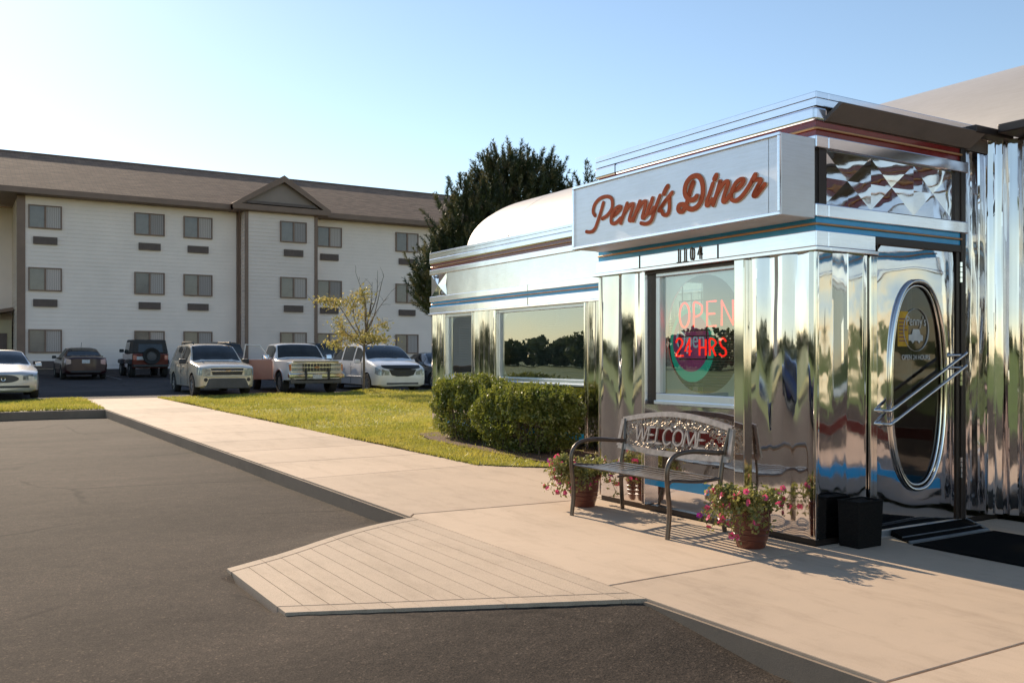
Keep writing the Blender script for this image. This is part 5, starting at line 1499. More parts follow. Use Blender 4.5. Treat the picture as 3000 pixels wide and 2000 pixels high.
e_ = MB(); e_.tube([(L / 2 + .022, .05 * math.cos(a), .60 + .06 * math.sin(a)) for a in (2 * math.pi * k / 14 for k in range(14))], .010, 5, closed=True); e_.build("emblem", M['chrome'], o, local=True)
b = MB(); b.box(L / 2 - .1, L / 2 + .005, -.68, .68, .33, .41); b.build("bumper_intake", M['black_plastic'], t, local=True, bevel=.02)
b = MB(); b.hexa([(.95, -.85, .985), (1.08, .3, .985), (1.05, .3, .97), (.92, -.85, .97)], [(.95, -.85, 1.01), (1.08, .3, 1.01), (1.05, .3, 1.01), (.92, -.85, 1.01)]); b.build("wiper", M['black_plastic'], t, local=True)

t, L = sedan("parked_sedan", "dark maroon sedan seen from behind, parked against the motel wall", (-.10, 40.2 + 2.4, lotz(41.5)), FACE_AWAY, M['p_maroon'], 4.8, 1.84, "cars parked against the motel", M['lamp_pale'], M['black_plastic'])
plate(t, -L / 2 - .0, 0, .80, -1)
b = MB(); b.box(-L / 2 - .01, -L / 2 + .08, -.60, .60, .30, .40); b.build("rear_diffuser", M['black_plastic'], t, local=True, bevel=.02)
b = MB(); b.tube([(-.65, 0, 1.44), (-.82, 0, 1.66)], .008, 5); b.build("aerial", M['black_plastic'], t, local=True)
t, L = sedan("parked_sedan", "black sedan half hidden behind the white minivan and the diner corner", (11.55, 26.6 + 2.4, lotz(27.5)), FACE_CAM, M['p_black'], 4.7, 1.80, "cars parked along the lawn")
t, L = sedan("parked_sedan", "dark blue car across the front parking lot, mirrored in the diner's steel", (-10.6, 4.6, ZA), R(90), M['p_blue'], 4.8, 1.85)

def dark_suv(x, y, label, paint_):
    L, W = 4.7, 1.85
    t = thing("parked_suv", label, "car", (x, y + L / 2, lotz(y)), "cars parked against the motel", FACE_AWAY)
    St = scale_st([(.500, .32, .80, .62, .86, .90, .84, .97, .78), (.47, .26, .94, .62, .96, .96, .92, 1.04, .86), (.30, .26, .97, .66, 1.0, 1.03, .96, 1.13, .9), (.2, .26, .97, .66, 1.0, 1.06, .96, 1.17, .9), (.05, .26, .97, .66, 1.0, 1.08, .95, 1.70, .76), (-.2, .26, .97, .66, 1.0, 1.1, .95, 1.76, .75), (-.42, .27, .97, .68, .99, 1.1, .94, 1.72, .74), (-.475, .32, .93, .70, .97, 1.1, .93, 1.60, .74), (-.496, .36, .9, .72, .95, 1.06, .9, 1.15, .84), (-.5, .42, .86, .74, .92, 1.0, .88, 1.08, .8)], L, W)
    car_body(St, [paint_, M['black_plastic']], (1.4, -1.38), .36, "body", t)
    patch(St, 6.35, 7.75, 6.15, 8, "rear_window", M['car_glass'], t, mirror_v=True, off=.012)
    patch(St, 3.1, 3.95, 6.15, 8, "windscreen", M['car_glass'], t, mirror_v=True, off=.012)
    for sg in (1, -1):
        one_side(St, 3.7, 6.2, 4.16, 5.85, "side_window", M['car_glass'], t, sg); one_side(St, 7.2, 8.6, 3.5, 4.8, "tail_light", M['lamp_red'], t, sg)
        for xx in (1.4, -1.38): wheel(t, xx, sg * (W / 2 - .11), .36, sg)
        side_mirror(t, .8, sg * (W / 2), 1.13, paint_)
    plate(t, -L / 2, 0, .85, -1)
dark_suv(6.15, 40.6, "dark SUV at the motel, hidden behind the champagne SUV", M['p_maroon'])
dark_suv(11.15, 40.6, "black SUV at the motel, behind the pickup's white mirror", M['p_black'])

def jeep():
    W, L = 1.78, 4.1
    t = thing("off_road_car", "dark red boxy off-road car with black soft top and spare wheel at its back", "off-road car", (2.95, 42.1 + L / 2, lotz(42.8)), "cars parked against the motel", FACE_AWAY)
    b = MB()
    b.hexa([(-L / 2 + .1, -.80, .44), (1.1, -.78, .44), (1.1, .78, .44), (-L / 2 + .1, .80, .44)], [(-L / 2 + .05, -.82, 1.14), (1.05, -.80, 1.14), (1.05, .80, 1.14), (-L / 2 + .05, .82, 1.14)])
    b.hexa([(1.05, -.66, .55), (L / 2 - .1, -.58, .6), (L / 2 - .1, .58, .6), (1.05, .66, .55)], [(1.05, -.68, 1.14), (L / 2 - .1, -.56, 1.07), (L / 2 - .1, .56, 1.07), (1.05, .68, 1.14)])
    b.build("body", M['p_jeep'], t, local=True, bevel=.04)
    b = MB(); b.hexa([(-L / 2 + .06, -.81, 1.14), (.62, -.79, 1.14), (.62, .79, 1.14), (-L / 2 + .06, .81, 1.14)], [(-L / 2 + .16, -.70, 1.80), (.30, -.70, 1.82), (.30, .70, 1.82), (-L / 2 + .16, .70, 1.80)])
    b.build("soft_top", M['jeep_top'], t, local=True, bevel=.06, seg=3)
    b = MB(); b.quad((-L / 2 + .055, -.56, 1.20), (-L / 2 + .055, .56, 1.20), (-L / 2 + .145, .52, 1.68), (-L / 2 + .145, -.52, 1.68)); b.build("rear_window", M['car_glass'], t, local=True)
    for sg in (1, -1):
        b = MB(); b.quad((-.85, sg * .806, 1.20), (.48, sg * .795, 1.20), (.26, sg * .728, 1.70), (-.85, sg * .730, 1.70)); b.build("side_window", M['car_glass'], t, local=True)
        for x in (1.28, -1.22): wheel(t, x, sg * .74, .39, sg, 5, .25)
        for x in (1.28, -1.22):
            f = MB(); f.hexa([(x - .50, sg * .70, .66), (x + .50, sg * .70, .70), (x + .50, sg * .93, .68), (x - .50, sg * .93, .62)], [(x - .40, sg * .70, .88), (x + .42, sg * .70, .90), (x + .42, sg * .92, .86), (x - .40, sg * .92, .84)]); f.build("fender", M['black_plastic'], t, local=True, bevel=.03)
        lm = MB(); lm.box(-L / 2 + .02, -L / 2 + .07, sg * .62, sg * .79, .82, 1.06); lm.build("tail_light", M['lamp_red'], t, local=True, bevel=.015)
        side_mirror(t, .66, sg * .80, 1.28, M['black_plastic'], 1.05)
    sp = MB(); sp.lathe([(.0, -.02), (.20, -.05), (.30, -.16), (.385, -.18), (.40, -.10), (.385, -.01), (.28, .0)], (-L / 2 + .0, -.02, 1.02), 28, axis='x'); s_ = sp.build("spare_wheel", M['tyre'], t, local=True, smooth=40)
    sp = MB(); sp.lathe([(.0, -.10), (.10, -.10), (.19, -.075), (.22, -.10), (.235, -.07)], (-L / 2 - .005, -.02, 1.02), 20, axis='x'); sp.build("spare_rim", M['grey_plastic'], s_, local=True, smooth=40)
    bm_ = MB(); bm_.box(-L / 2 - .12, -L / 2 + .1, -.80, .80, .50, .62); bm_.build("rear_bumper", M['black_plastic'], t, local=True, bevel=.02)
    plate(t, -L / 2 + .03, .62 - .15, .92, -1)
jeep()

# ------------------------------------------------------------------ foliage
def leaf_quads(C, size, elong=1.8, up=0.3, seed=0):
    """diamond leaves at centres C (N,3)"""
    r_ = np.random.default_rng(seed); n = len(C)
    d = r_.normal(size=(n, 3)); d[:, 2] += up; d /= np.linalg.norm(d, axis=1, keepdims=True)
    e = r_.normal(size=(n, 3)); e -= (e * d).sum(1, keepdims=True) * d; e /= np.linalg.norm(e, axis=1, keepdims=True)
    s_ = (size * r_.uniform(.6, 1.3, n))[:, None]
    V = np.zeros((n, 4, 3))
    V[:, 0] = C - d * s_ * elong / 2; V[:, 2] = C + d * s_ * elong / 2
    V[:, 1] = C + e * s_ / 2; V[:, 3] = C - e * s_ / 2
    return V.reshape(-1, 3), np.arange(4 * n).reshape(-1, 4)

def clump_noise(P, seed):
    r_ = np.random.default_rng(seed); out = np.zeros(len(P))
    for k in range(10):
        f = r_.normal(size=3) * (1.5 + k * .8); out += np.sin(P @ f + r_.uniform(0, 6.28)) / (1 + k * .45)
    return out / 3.2

def hedge(label, c, rad, n, seed):
    t = thing("hedge_shrub", label, "shrub", (c[0], c[1], lawn_h(c[0], c[1])), "clipped shrubs under the diner windows")
    r_ = np.random.default_rng(seed)
    N = int(n * 1.3)
    d = r_.normal(size=(N, 3)); d /= np.linalg.norm(d, axis=1, keepdims=True)
    d[:, 2] = np.abs(d[:, 2]) * np.where(r_.random(N) < .8, 1, -.9)
    ex = 3.0
    s_ = (np.abs(d) ** ex).sum(1) ** (-1 / ex)
    depth = 1 - .28 * r_.random(N) ** 1.6
    wob = 1 + .15 * clump_noise(d * 2.6, seed)
    P = d * (s_ * depth * wob)[:, None] * np.array(rad)
    P[:, 2] = P[:, 2] * 1.0 + rad[2]
    P += np.array([c[0], c[1], lawn_h(c[0], c[1]) + .02])
    gapn = clump_noise(P * 3.0, seed + 5)
    P = P[(gapn > -.55) & (P[:, 0] < MX - .04) & (P[:, 2] > .03)]
    # upright sprigs on top
    k = 260
    a = r_.uniform(-1, 1, (k, 2)); keep = (np.abs(a) ** ex).sum(1) < .9; a = a[keep]
    sp = []
    for u, v in a:
        h0 = rad[2] * 2 * (1 - .12 * (abs(u) ** 3 + abs(v) ** 3)) + .0; hh = r_.uniform(.03, .12)
        for q_ in range(9):
            sp.append((c[0] + u * rad[0] + r_.normal(0, .012), c[1] + v * rad[1] + r_.normal(0, .012), lawn_h(c[0], c[1]) + h0 - .08 + (hh + .08) * q_ / 9))
    P = np.vstack([P, np.array(sp)]); P = P[P[:, 0] < MX - .04]
    V, F = leaf_quads(P, .022, 2.0, .5, seed)
    raw_mesh("foliage", V, F, 4, M['hedge_leaf'], t)
    st = MB()
    for _ in range(46):
        a = r_.uniform(0, 6.28); q_ = r_.random() ** .5 * .45
        b0 = (c[0] + math.cos(a) * rad[0] * q_, c[1] + math.sin(a) * rad[1] * q_ * 1.5, lawn_h(*c[:2]) - .02)
        b1 = (c[0] + math.cos(a) * rad[0] * (q_ + .35), c[1] + math.sin(a) * rad[1] * (q_ + .3), lawn_h(*c[:2]) + rad[2] * r_.uniform(1.2, 1.8))
        st.tube([b0, ((b0[0] + b1[0]) / 2 + .03, (b0[1] + b1[1]) / 2, (b0[2] + b1[2]) / 2), b1], [.011, .008, .004], 5)
    st.build("stems", M['twig'], t)
hedge("dark green shrub at the far corner of the diner, taller and further of the two", (1.74, 8.22), (.46, .90, .485), 26000, 3)
hedge("yellow-green clipped shrub under the wide diner window, nearer of the two", (1.58, 6.40), (.50, 1.02, .44), 30000, 4)

def pine(label, base, top, blobs, nshoot, seed, limbs, nl=30, lscale=1.0):
    t = thing("pine_tree", label, "tree", base, None)
    r_ = np.random.default_rng(seed)
    tr = MB(); tr.tube(cr([base, (base[0] + .1, base[1], base[2] + top * .4), (base[0] + .15, base[1] + .1, base[2] + top * .75), (base[0] + .25, base[1], base[2] + top * .95)], 6), [.20 - .17 * i / 18 for i in range(19)], 10)
    trunk = tr.build("trunk", M['bark'], t, smooth=60)
    vol = [b[3] * b[4] * b[5] for b in blobs]; vs_ = np.array(vol) / sum(vol)
    S = []; A = []
    for b, f in zip(blobs, vs_):
        k = int(nshoot * f) + 1
        d = r_.normal(size=(k, 3)); d /= np.linalg.norm(d, axis=1, keepdims=True)
        rr = r_.uniform(.28, .92, k) ** .5
        p = np.array(b[:3]) + d * rr[:, None] * np.array(b[3:6])
        ax = d * .62 + np.array([0, 0, 1.0]) + r_.normal(size=(k, 3)) * .20
        S.append(p); A.append(ax / np.linalg.norm(ax, axis=1, keepdims=True))
    S = np.vstack(S); A = np.vstack(A)
    # drop shoots in noise-made gaps
    gn = clump_noise(S * 1.7, seed + 1); keep = gn > -.20; S, A = S[keep], A[keep]
    n = len(S); Ln = r_.uniform(.38, .80, n) * lscale
    lb_ = MB()
    step = max(1, n // limbs)
    for i in range(0, n, step):
        zb = max(base[2] + top * .12, S[i][2] - abs(np.hypot(S[i][0] - base[0], S[i][1] - base[1])) * .45)
        p0 = (base[0] + .12, base[1], min(zb, base[2] + top * .9)); e_ = S[i]
        mid = ((p0[0] + e_[0]) / 2, (p0[1] + e_[1]) / 2, (p0[2] + e_[2]) / 2 - .12)
        lb_.tube(cr([p0, mid, tuple(e_)], 4), [.055, .05, .045, .04, .035, .03, .025, .018, .012], 5)
    lb_.build("limb", M['bark'], trunk)
    T = np.repeat(np.arange(n), nl); m = len(T)
    ax = A[T]; u = r_.random(m)
    o = S[T] + ax * (Ln[T] * u)[:, None]
    q_ = r_.normal(size=(m, 3)); q_ -= (q_ * ax).sum(1, keepdims=True) * ax; q_ /= np.linalg.norm(q_, axis=1, keepdims=True)
    nd = ax * r_.uniform(.45, 1.0, m)[:, None] + q_ * r_.uniform(.5, .95, m)[:, None]; nd /= np.linalg.norm(nd, axis=1, keepdims=True)
    ln = r_.uniform(.10, .17, m) * lscale * (1.0 - .35 * (u > .85))
    sd_ = np.cross(nd, r_.normal(size=(m, 3))); sd_ /= np.linalg.norm(sd_, axis=1, keepdims=True)
    wd = .012 * lscale
    V = np.zeros((m, 3, 3)); V[:, 0] = o - sd_ * wd; V[:, 1] = o + sd_ * wd; V[:, 2] = o + nd * ln[:, None]
    mi = ((u > .55) & (np.repeat(r_.random(n) < .45, nl))).astype(int)  # outer part of some shoots takes the painted sunlit tone
    raw_mesh("crown", V.reshape(-1, 3), np.arange(3 * m), 3, [M['needle'], M['needle_tip_lit']], t, mi)
pine("big dark pine with upright shoots rising behind the barrel roof", (8.7, 19.2, .05), 7.4,
     [(9.3, 19.2, 5.9, 1.6, 1.6, 1.3), (9.95, 19.3, 6.15, 1.05, 1.3, 1.15), (8.9, 19, 6.4, .95, 1.0, .9), (10.5, 19.2, 5.3, .75, 1.1, 1.2), (8.1, 19, 5.1, 1.05, 1.3, 1.1), (7.35, 19, 4.7, .70, 1.0, 1.0), (7.6, 19, 4.0, 1.2, 1.2, .9), (6.9, 19, 4.0, .5, .8, .9), (9.3, 19, 4.6, 1.8, 1.5, .9), (7.2, 18.9, 5.75, .35, .5, .55), (6.65, 18.9, 5.25, .22, .4, .55)], 2500, 21, 110, 80, 1.0)
pine("lower pine bough beside the far diner corner, in front of the motel's last windows", (7.2, 18.6, .05), 3.6,
     [(6.15, 18.6, 3.3, .45, .6, .62), (6.45, 18.6, 2.7, .5, .6, .5), (6.75, 18.6, 3.3, .5, .6, .7), (5.85, 18.6, 3.45, .18, .25, .35)], 300, 22, 24, 80, 1.0)
pine("small pine top peeking over the vestibule parapet left of the sign roof", (9.95, 16.2, .05), 6.2,
     [(9.70, 16.2, 5.7, .25, .4, .5), (10.15, 16.2, 5.2, .35, .6, .7)], 90, 23, 16, 70, 1.0)

# ---- sapling by the minivan
sap = thing("young_tree", "thin young tree with sparse yellowing leaves standing on the lawn", "tree", (6.73, 24.9, .19))
bx, by = 6.73, 24.9
sb_ = MB(); sb_.tube(cr([(bx, by, .12), (bx + .02, by, .9), (bx + .03, by, 1.8), (bx + .15, by, 2.5), (bx + .28, by, 3.2)], 6), [.052 - .036 * i / 24 for i in range(25)], 8)
trunk = sb_.build("trunk", M['twig'], sap, smooth=60)
r_ = random.Random(5)
limbs = [[(6.76, by, 1.75), (6.3, by - .1, 2.35), (5.8, by, 3.1), (5.35, by, 3.2), (5.05, by + .1, 3.05)], [(6.76, by, 1.85), (6.45, by + .1, 2.6), (6.35, by, 3.2), (6.2, by, 3.35)], [(6.78, by, 1.95), (6.75, by - .2, 2.8), (6.72, by - .1, 3.4), (6.62, by, 3.6)],
         [(6.78, by, 2.1), (7.1, by, 2.7), (7.4, by, 3.9), (7.48, by, 4.1)], [(6.82, by, 2.3), (7.0, by, 3.0), (7.05, by, 3.9)], [(6.8, by, 2.2), (7.25, by + .1, 2.9), (7.75, by, 3.6)], [(6.8, by, 2.4), (6.75, by, 3.3), (6.45, by, 4.2)],
         [(6.76, by, 1.72), (7.15, by - .2, 1.9), (7.6, by, 1.85)], [(6.76, by, 1.7), (6.3, by + .2, 1.95), (5.7, by, 1.8)], [(6.77, by, 1.8), (7.2, by + .2, 2.3), (7.5, by, 2.5)], [(6.75, by, 1.8), (6.1, by - .2, 2.1), (5.75, by, 2.55)], [(6.9, by, 2.6), (7.2, by, 3.4), (7.25, by, 4.3)]]
lm = MB(); tw = []
for L_ in limbs:
    p = cr(L_, 6); lm.tube(p, [.024 - .019 * i / (len(p) - 1) for i in range(len(p))], 5)
    for _ in range(5):
        i = r_.randrange(len(p) // 3, len(p)); a = p[i]; b = a + Vector((r_.uniform(-.28, .28), r_.uniform(-.25, .25), r_.uniform(-.02, .35)))
        lm.tube([a, (a + b) / 2 + Vector((.02, 0, .02)), b], [.007, .005, .003], 4)
lm.build("limb", M['twig'], trunk)
blobs = [(5.3, 3.2, .30, .13, 170), (5.7, 3.15, .30, .18, 190), (6.15, 3.15, .28, .22, 120), (6.6, 3.3, .26, .32, 260), (6.85, 3.5, .2, .2, 90), (6.3, 2.75, .25, .25, 90), (5.85, 2.45, .22, .22, 130), (6.05, 2.15, .28, .18, 150), (6.55, 1.98, .55, .17, 420), (7.2, 1.95, .45, .16, 330), (5.75, 1.78, .32, .14, 200), (7.45, 2.45, .22, .14, 110), (6.95, 2.2, .35, .22, 180), (6.75, 2.75, .3, .3, 110)]
P = []
for x, z, sx, sz, n_ in blobs:
    for _ in range(n_): P.append((r_.gauss(x, sx * .6), r_.gauss(by, sx * .8), r_.gauss(z, sz * .6)))
V, F = leaf_quads(np.array(P), .062, 1.6, .0, 9)
raw_mesh("crown", V, F, 4, M['sap_leaf'], sap)

# ------------------------------------------------------------------ bench
bench = thing("bench", "dark bronze metal bench with WELCOME cast into its arched openwork back", "bench", (-.45, 1.36, 0))
YL, YR_ = 1.975, .745
def bpt(mb, name, mat_, parent=bench, **kw): return mb.build(name, mat_, parent, **kw)
def seatz(x): # gently dished seat profile
    return .428 - .02 * math.sin((x + .74) / .56 * math.pi) + (.0 if x < -.2 else 0)
for yv in (YL, YR_):
    fr = MB()
    pts = cr([(-.735, yv, .0), (-.715, yv, .20), (-.735, yv, .40), (-.735, yv, .52), (-.69, yv, .595), (-.60, yv, .63), (-.45, yv, .635), (-.28, yv, .618), (-.155, yv, .612)], 5)
    fr.tube(pts, .0185, 8)
    bpt(fr, "front_leg", M['iron'], smooth=60)
    fr = MB()
    fr.tube(cr([(-.155, yv + (.04 if yv > 1 else -.0), .0), (-.20, yv, .22), (-.20, yv, .42), (-.165, yv, .60), (-.125, yv + (.03 if yv > 1 else -.03), .80)], 5), .0185, 8)
    bpt(fr, "rear_leg", M['iron'], smooth=60)
    fr = MB(); fr.tube(cr([(-.735, yv, .395), (-.69, yv, .428), (-.55, yv, .415), (-.40, yv, .405), (-.205, yv, .415)], 4), .014, 6); bpt(fr, "seat_rail", M['iron'], smooth=60)
for k in range(8):
    x = -.71 + k * .066
    s_ = MB(); z = seatz(x)
    s_.box(x - .016, x + .016, YR_ + .005, YL - .005, z - .003, z + .008)
    bpt(s_, "seat_slat", M['iron'], bevel=.003)
mr_ = MB(); mr_.tube([(-.45, 1.36 - .0, .40), (-.72, 1.36, .395)], .01, 6); mr_.tube([(-.45, 1.36, .40), (-.21, 1.36, .405)], .01, 6); bpt(mr_, "seat_brace", M['iron'])
# back frame in its leaning plane: b(y, z)
def bk_(yv, z, d=0): return (-.165 + (z - .60) * .20 - d, yv, z)
def top_arc(t): return .795 + .075 * math.sin(math.pi * t)
fr = MB()
ol = [(YL + .055 - (YL - YR_ + .11) * t, top_arc(t)) for t in [i / 20 for i in range(21)]]
bot = [(YL + .07 - (YL - YR_ + .14) * t, .565 - .02 * math.sin(math.pi * t)) for t in [i / 20 for i in range(21)]]
def bar(mb, line, w, d0=-.012, d1=.012):
    for (a, b) in zip(line, line[1:]):
        dx, dz = b[0] - a[0], b[1] - a[1]; l = math.hypot(dx, dz); nx, nz = -dz / l * w / 2, dx / l * w / 2
        q1 = [(a[0] + nx, a[1] + nz), (b[0] + nx, b[1] + nz), (b[0] - nx, b[1] - nz), (a[0] - nx, a[1] - nz)]
        mb.hexa([bk_(y_, z_, d0) for y_, z_ in q1], [bk_(y_, z_, d1) for y_, z_ in q1])
bar(fr, ol, .042); bar(fr, bot, .046)
bar(fr, [ol[0], bot[0]], .040, -.0125, .0125); bar(fr, [ol[-1], bot[-1]], .040, -.0125, .0125)
bpt(fr, "back_frame", M['iron_cast'])
fg = MB(); rr_ = random.Random(3)
def in_back(yv, z):
    t = (YL + .055 - yv) / (YL - YR_ + .11)
    return .02 < t < .98 and .575 < z < top_arc(t) - .018
def in_word(yv, z): return .955 < yv < 1.84 and .622 < z < .752
cnt = 0
while cnt < 430:
    yv = rr_.uniform(YR_ - .03, YL + .05); z = rr_.uniform(.575, .86)
    if not in_back(yv, z) or in_word(yv, z): continue
    r0 = rr_.uniform(.009, .020); a0 = rr_.uniform(0, 6.28); sw_ = rr_.uniform(3.2, 5.6); dd = rr_.uniform(-.004, .005)
    fg.tube([bk_(yv + r0 * (1 - .10 * k) * math.cos(a0 + sw_ * k / 7), z + r0 * (1 - .10 * k) * math.sin(a0 + sw_ * k / 7), dd) for k in range(8)], .0032, 4)
    cnt += 1
for _ in range(26):   # thin vines tying the leaves together
    ya = rr_.uniform(YR_ + .02, YL - .1); up = rr_.random() < .5
    pts = []
    for k in range(6):
        yv = ya + k * .035; z = (.595 if not up else .785) + .02 * math.sin(k * 1.7 + ya * 9)
        if in_back(yv, z): pts.append(bk_(yv, z, 0))
    if len(pts) > 2: fg.tube(cr(pts, 3), .003, 4)
bpt(fg, "scrollwork", M['filigree'])
WD = {'W': [[(0, 1), (.25, 0), (.5, .9), (.75, 0), (1, 1)]], 'E': [[(.85, 1), (.05, 1), (.05, 0), (.9, 0)], [(.05, .5), (.65, .5)]], 'L': [[(.1, 1), (.1, 0), (.9, 0)]],
      'C': [[(.95, .85), (.7, 1.0), (.35, .98), (.08, .7), (.05, .4), (.25, .06), (.6, 0), (.95, .18)]], 'O': [[(.5, 1), (.15, .85), (.03, .5), (.15, .15), (.5, 0), (.85, .15), (.97, .5), (.85, .85), (.5, 1)]], 'M': [[(.0, 0), (.12, 1), (.5, .1), (.88, 1), (1, 0)]]}
lw_ = MB(); yc = 1.83
for ch, wid in zip("WELCOME", (.165, .10, .095, .125, .135, .16, .10)):
    for st in WD[ch]:
        pl_ = [(yc - wid * .92 * u, .622 + .128 * v) for u, v in st]
        if ch in 'CO': pl_ = [(p.x, p.y) for p in cr([(a, b, 0) for a, b in pl_], 4)]
        bar(lw_, pl_, .017, -.006, .010)
        for (e, f) in (st[0], st[-1]):
            if ch in 'WELM':
                bar(lw_, [(yc - wid * .92 * e + .02, .622 + .128 * f), (yc - wid * .92 * e - .02, .622 + .128 * f)], .008, -.0055, .0105)
    yc -= wid
bpt(lw_, "welcome_lettering", M['iron_cast'])

# ------------------------------------------------------------------ flower pots
def pot(label, c, seed, trail, nfl=46):
    t = thing("flower_pot", label, "flower pot", (c[0], c[1], 0), "potted petunias beside the bench")
    p = MB()
    prof = [(.0, .0), (.105, .0), (.112, .012), (.135, .09), (.150, .17), (.153, .225), (.148, .25), (.162, .256), (.166, .275), (.158, .288), (.140, .285), (.135, .25), (.0, .245)]
    prof = [(r0 * .90, h0 * .97) for r0, h0 in prof]
    p.lathe(prof, (c[0], c[1], .0), 36)
    for z, r0 in ((.06, .1145), (.10, .1255), (.14, .1325)): p.lathe([(r0 - .002, -.006), (r0 + .0035, 0), (r0 - .002, .006)], (c[0], c[1], z), 36)
    pt = p.build("pot", M['terracotta'], t, smooth=35)
    s_ = MB(); s_.lathe([(0, .255), (.122, .252)], (c[0], c[1], 0), 20); s_.build("soil", M['soil'], pt)
    r_ = np.random.default_rng(seed)
    stems = MB(); LP = []; tips = []
    for k in range(64):
        a = r_.uniform(0, 6.283); out_ = r_.uniform(.06, .25); up = r_.uniform(.04, .17); droop = r_.uniform(-.20, .10)
        if r_.random() < .45: a = trail + r_.normal(0, .6); out_ *= 1.15
        b0 = np.array([c[0] + .07 * math.cos(a), c[1] + .07 * math.sin(a), .26])
        b1 = b0 + np.array([math.cos(a) * out_ * .5, math.sin(a) * out_ * .5, up]); b2 = b0 + np.array([math.cos(a) * out_, math.sin(a) * out_, up * .6 + droop])
        b1[0] = min(b1[0], -.05); b2[0] = min(b2[0], -.04); b2[2] = max(b2[2], .05)
        pts = cr([tuple(b0), tuple(b1), tuple(b2)], 5); stems.tube(pts, .0022, 4)
        tips.append(pts[-1])
        for q_ in pts[2:]:
            for _ in range(6): LP.append(np.array(q_) + r_.normal(0, .018, 3))
    stems.build("stems", M['petunia_leaf'], t)
    V, F = leaf_quads(np.array(LP), .019, 1.7, .2, seed)
    raw_mesh("foliage", V, F, 4, M['petunia_leaf'], t)
    # one blossom mesh per colour, copied
    def blossom(mat_):
        b = MB(); n_ = 10
        ring = [(.026 * (1.0 if k % 2 == 0 else .80) * math.cos(k * 2 * math.pi / n_), .026 * (1.0 if k % 2 == 0 else .80) * math.sin(k * 2 * math.pi / n_), .006) for k in range(n_)]
        inn_ = [(.008 * math.cos(k * 2 * math.pi / n_), .008 * math.sin(k * 2 * math.pi / n_), .0) for k in range(n_)]
        b.add(inn_ + ring, [(k, (k + 1) % n_, n_ + (k + 1) % n_, n_ + k) for k in range(n_)], 0)
        b.add(inn_ + [(0, 0, -.018)], [(k, (k + 1) % n_, n_) for k in range(n_)], 1)
        return b.build("blossom", [mat_, M['petal_heart']], t, local=True)
    srcs = [blossom(M['petal']), blossom(M['petal_magenta'])]; used_ = [False, False]
    base = world_off(t)
    for k in range(nfl):
        q_ = Vector(tips[k]) + Vector(r_.normal(0, .012, 3)) + Vector((0, 0, .012))
        i = 1 if r_.random() < .12 else 0
        if not used_[i]: o = srcs[i]; used_[i] = True
        else:
            o = srcs[i].copy(); COL.objects.link(o); o.parent = t
        o.location = q_ - base
        n_ = Vector((math.cos(r_.uniform(0, 6.28)), math.sin(r_.uniform(0, 6.28)), r_.uniform(.1, 1.0))) + Vector((-.5, -.4, 0))
        o.rotation_euler = n_.to_track_quat('Z', 'Y').to_euler()
        s_ = r_.uniform(.8, 1.15); o.scale = (s_, s_, s_)
pot("terracotta pot of pink petunias at the bench's far end, half behind its leg", (-.36, 2.32), 31, R(165))
pot("terracotta pot of pink petunias at the bench's near end, by the diner's corner", (-.40, .235), 32, R(185))

# dark square planter and mats by the door
pl_ = thing("planter", "tall empty dark square planter standing beside the diner door", "planter", (.33, -.13, 0))
b = MB()
o0, o1 = (.178, .425, -.225, -.055), (.175, .438, -.232, -.045)
def ringbox(mb, a, za, c_, zc):
    mb.hexa([(a[0], a[2], za), (a[1], a[2], za), (a[1], a[3], za), (a[0], a[3], za)], [(c_[0], c_[2], zc), (c_[1], c_[2], zc), (c_[1], c_[3], zc), (c_[0], c_[3], zc)])
ringbox(b, o0, 0, o1, .315); b.build("planter_body", M['planter'], pl_, bevel=.006)
b = MB()
b.box(.173, .440, -.234, -.220, .316, .330); b.box(.173, .440, -.057, -.043, .316, .330); b.box(.173, .187, -.220, -.057, .316, .330); b.box(.426, .440, -.220, -.057, .316, .330)
b.build("planter_rim", M['planter'], pl_, bevel=.004)
mt = thing("door_mat", "black rubber mat lying flat on the shaded concrete by the door", "mat", (1.1, -.75, 0))
b = MB(); b.box(.62, 1.62, -1.20, -.335, .001, .012); b.build("mat_sheet", M['black_mat'], mt, bevel=.006)
rp = thing("threshold_ramp", "small dark threshold ramp edged with metal strips at the diner door", "ramp", (1.15, -.14, 0))
b = MB(); b.hexa([(.66, -.275, .001), (1.62, -.275, .001), (1.74, -.024, .001), (.80, -.024, .001)], [(.665, -.265, .014), (1.615, -.265, .014), (1.735, -.026, .044), (.805, -.026, .044)]); b.build("ramp_tread", M['black_mat'], rp)
b = MB()
b.hexa([(.645, -.30, .001), (1.63, -.30, .001), (1.622, -.276, .001), (.66, -.276, .001)], [(.648, -.296, .015), (1.628, -.296, .015), (1.622, -.277, .018), (.66, -.277, .018)])
b.hexa([(.70, -.20, .020), (1.66, -.20, .020), (1.665, -.19, .020), (.705, -.19, .020)], [(.70, -.20, .029), (1.66, -.20, .029), (1.665, -.19, .030), (.705, -.19, .030)])
b.hexa([(1.624, -.278, .001), (1.642, -.278, .001), (1.76, -.03, .001), (1.742, -.03, .001)], [(1.624, -.276, .018), (1.642, -.276, .018), (1.76, -.03, .048), (1.742, -.03, .048)])
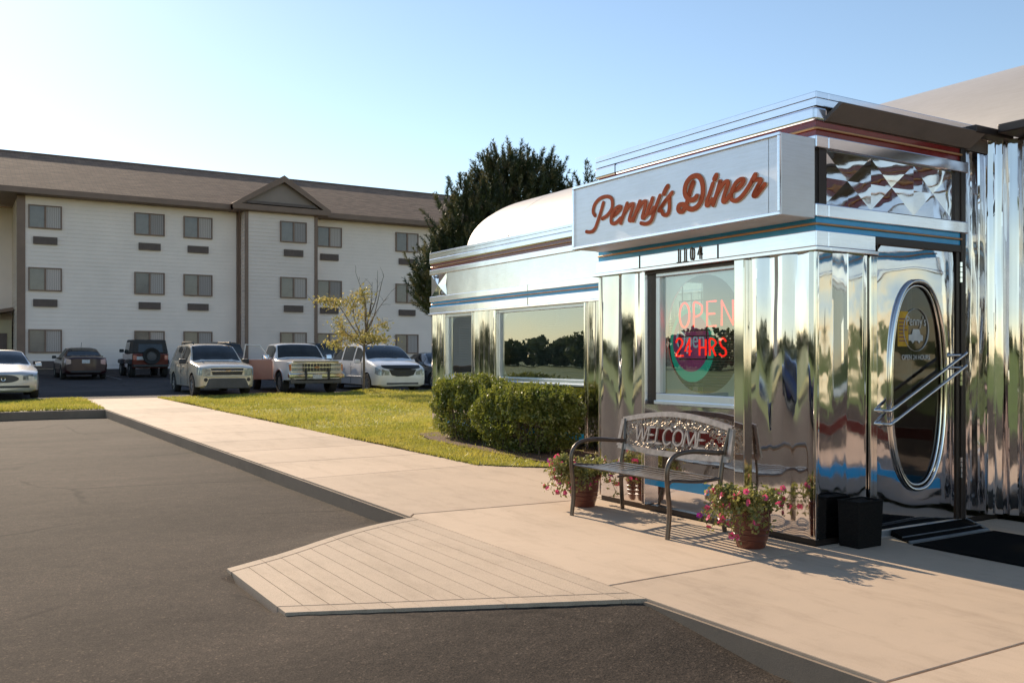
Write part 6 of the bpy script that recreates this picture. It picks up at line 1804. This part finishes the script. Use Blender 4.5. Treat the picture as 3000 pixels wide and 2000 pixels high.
b.build("metal_edging", simple('dull_ramp_edging', (0.16, 0.17, 0.18), 0.45, 0.6, 0.2, 9), rp)

# ------------------------------------------------------------------ what the steel and the windows mirror: field, far wood, two houses
P = []
r_ = np.random.default_rng(77)
for k in range(230):
    y = -40 + k * 1.62 + r_.uniform(-1, 1); x = -74 + r_.uniform(-6, 6); hgt = r_.uniform(3.2, 5.2) * (1.25 if r_.random() < .15 else 1)
    rad = hgt * r_.uniform(.40, .60); m = 300
    d = r_.normal(size=(m, 3)); d /= np.linalg.norm(d, axis=1, keepdims=True)
    q_ = d * (r_.uniform(.5, 1, m) ** .5)[:, None] * np.array([rad, rad, hgt * .46]); q_[:, 2] += hgt * .52 - .3; q_[:, 0] += x; q_[:, 1] += y
    P.append(q_[clump_noise(q_ * .5, k) > -.5])
V, F = leaf_quads(np.vstack(P), .62, 1.3, 0, 78)
o = raw_mesh("far_wood", V, F, 4, M['wood_leaf']); o["kind"] = "stuff"
def house(x, y, label, w=9, d=13, hh=2.9):
    t = thing("house", label, "house", (x, y, -.3))
    b = MB(); b.box(x - w / 2, x + w / 2, y - d / 2, y + d / 2, -.3, hh); b.build("wall", M['house_brick'], t)
    b = MB(); e = .5
    b.add([(x - w / 2 - e, y - d / 2 - e, hh - .1), (x + w / 2 + e, y - d / 2 - e, hh - .1), (x + w / 2 + e, y + d / 2 + e, hh - .1), (x - w / 2 - e, y + d / 2 + e, hh - .1), (x, y - d / 2 + 2, hh + 2.0), (x, y + d / 2 - 2, hh + 2.0)], [(0, 1, 4), (1, 2, 5, 4), (2, 3, 5), (3, 0, 4, 5), (0, 3, 2, 1)])
    b.build("roof", M['house_roof'], t)
    for yy in (y - 3.5, y + 2.5):
        b = MB(); b.box(x + w / 2, x + w / 2 + .06, yy, yy + 1.4, .7, 1.9); b.build("window", M['pane'], t)
    b = MB(); b.box(x + w / 2, x + w / 2 + .05, y - .8, y + .2, -.25, 1.9); b.build("door", M['trim_brown'], t)
house(-58, 127, "low brick house with hipped roof across the field, mirrored in the diner's far window")
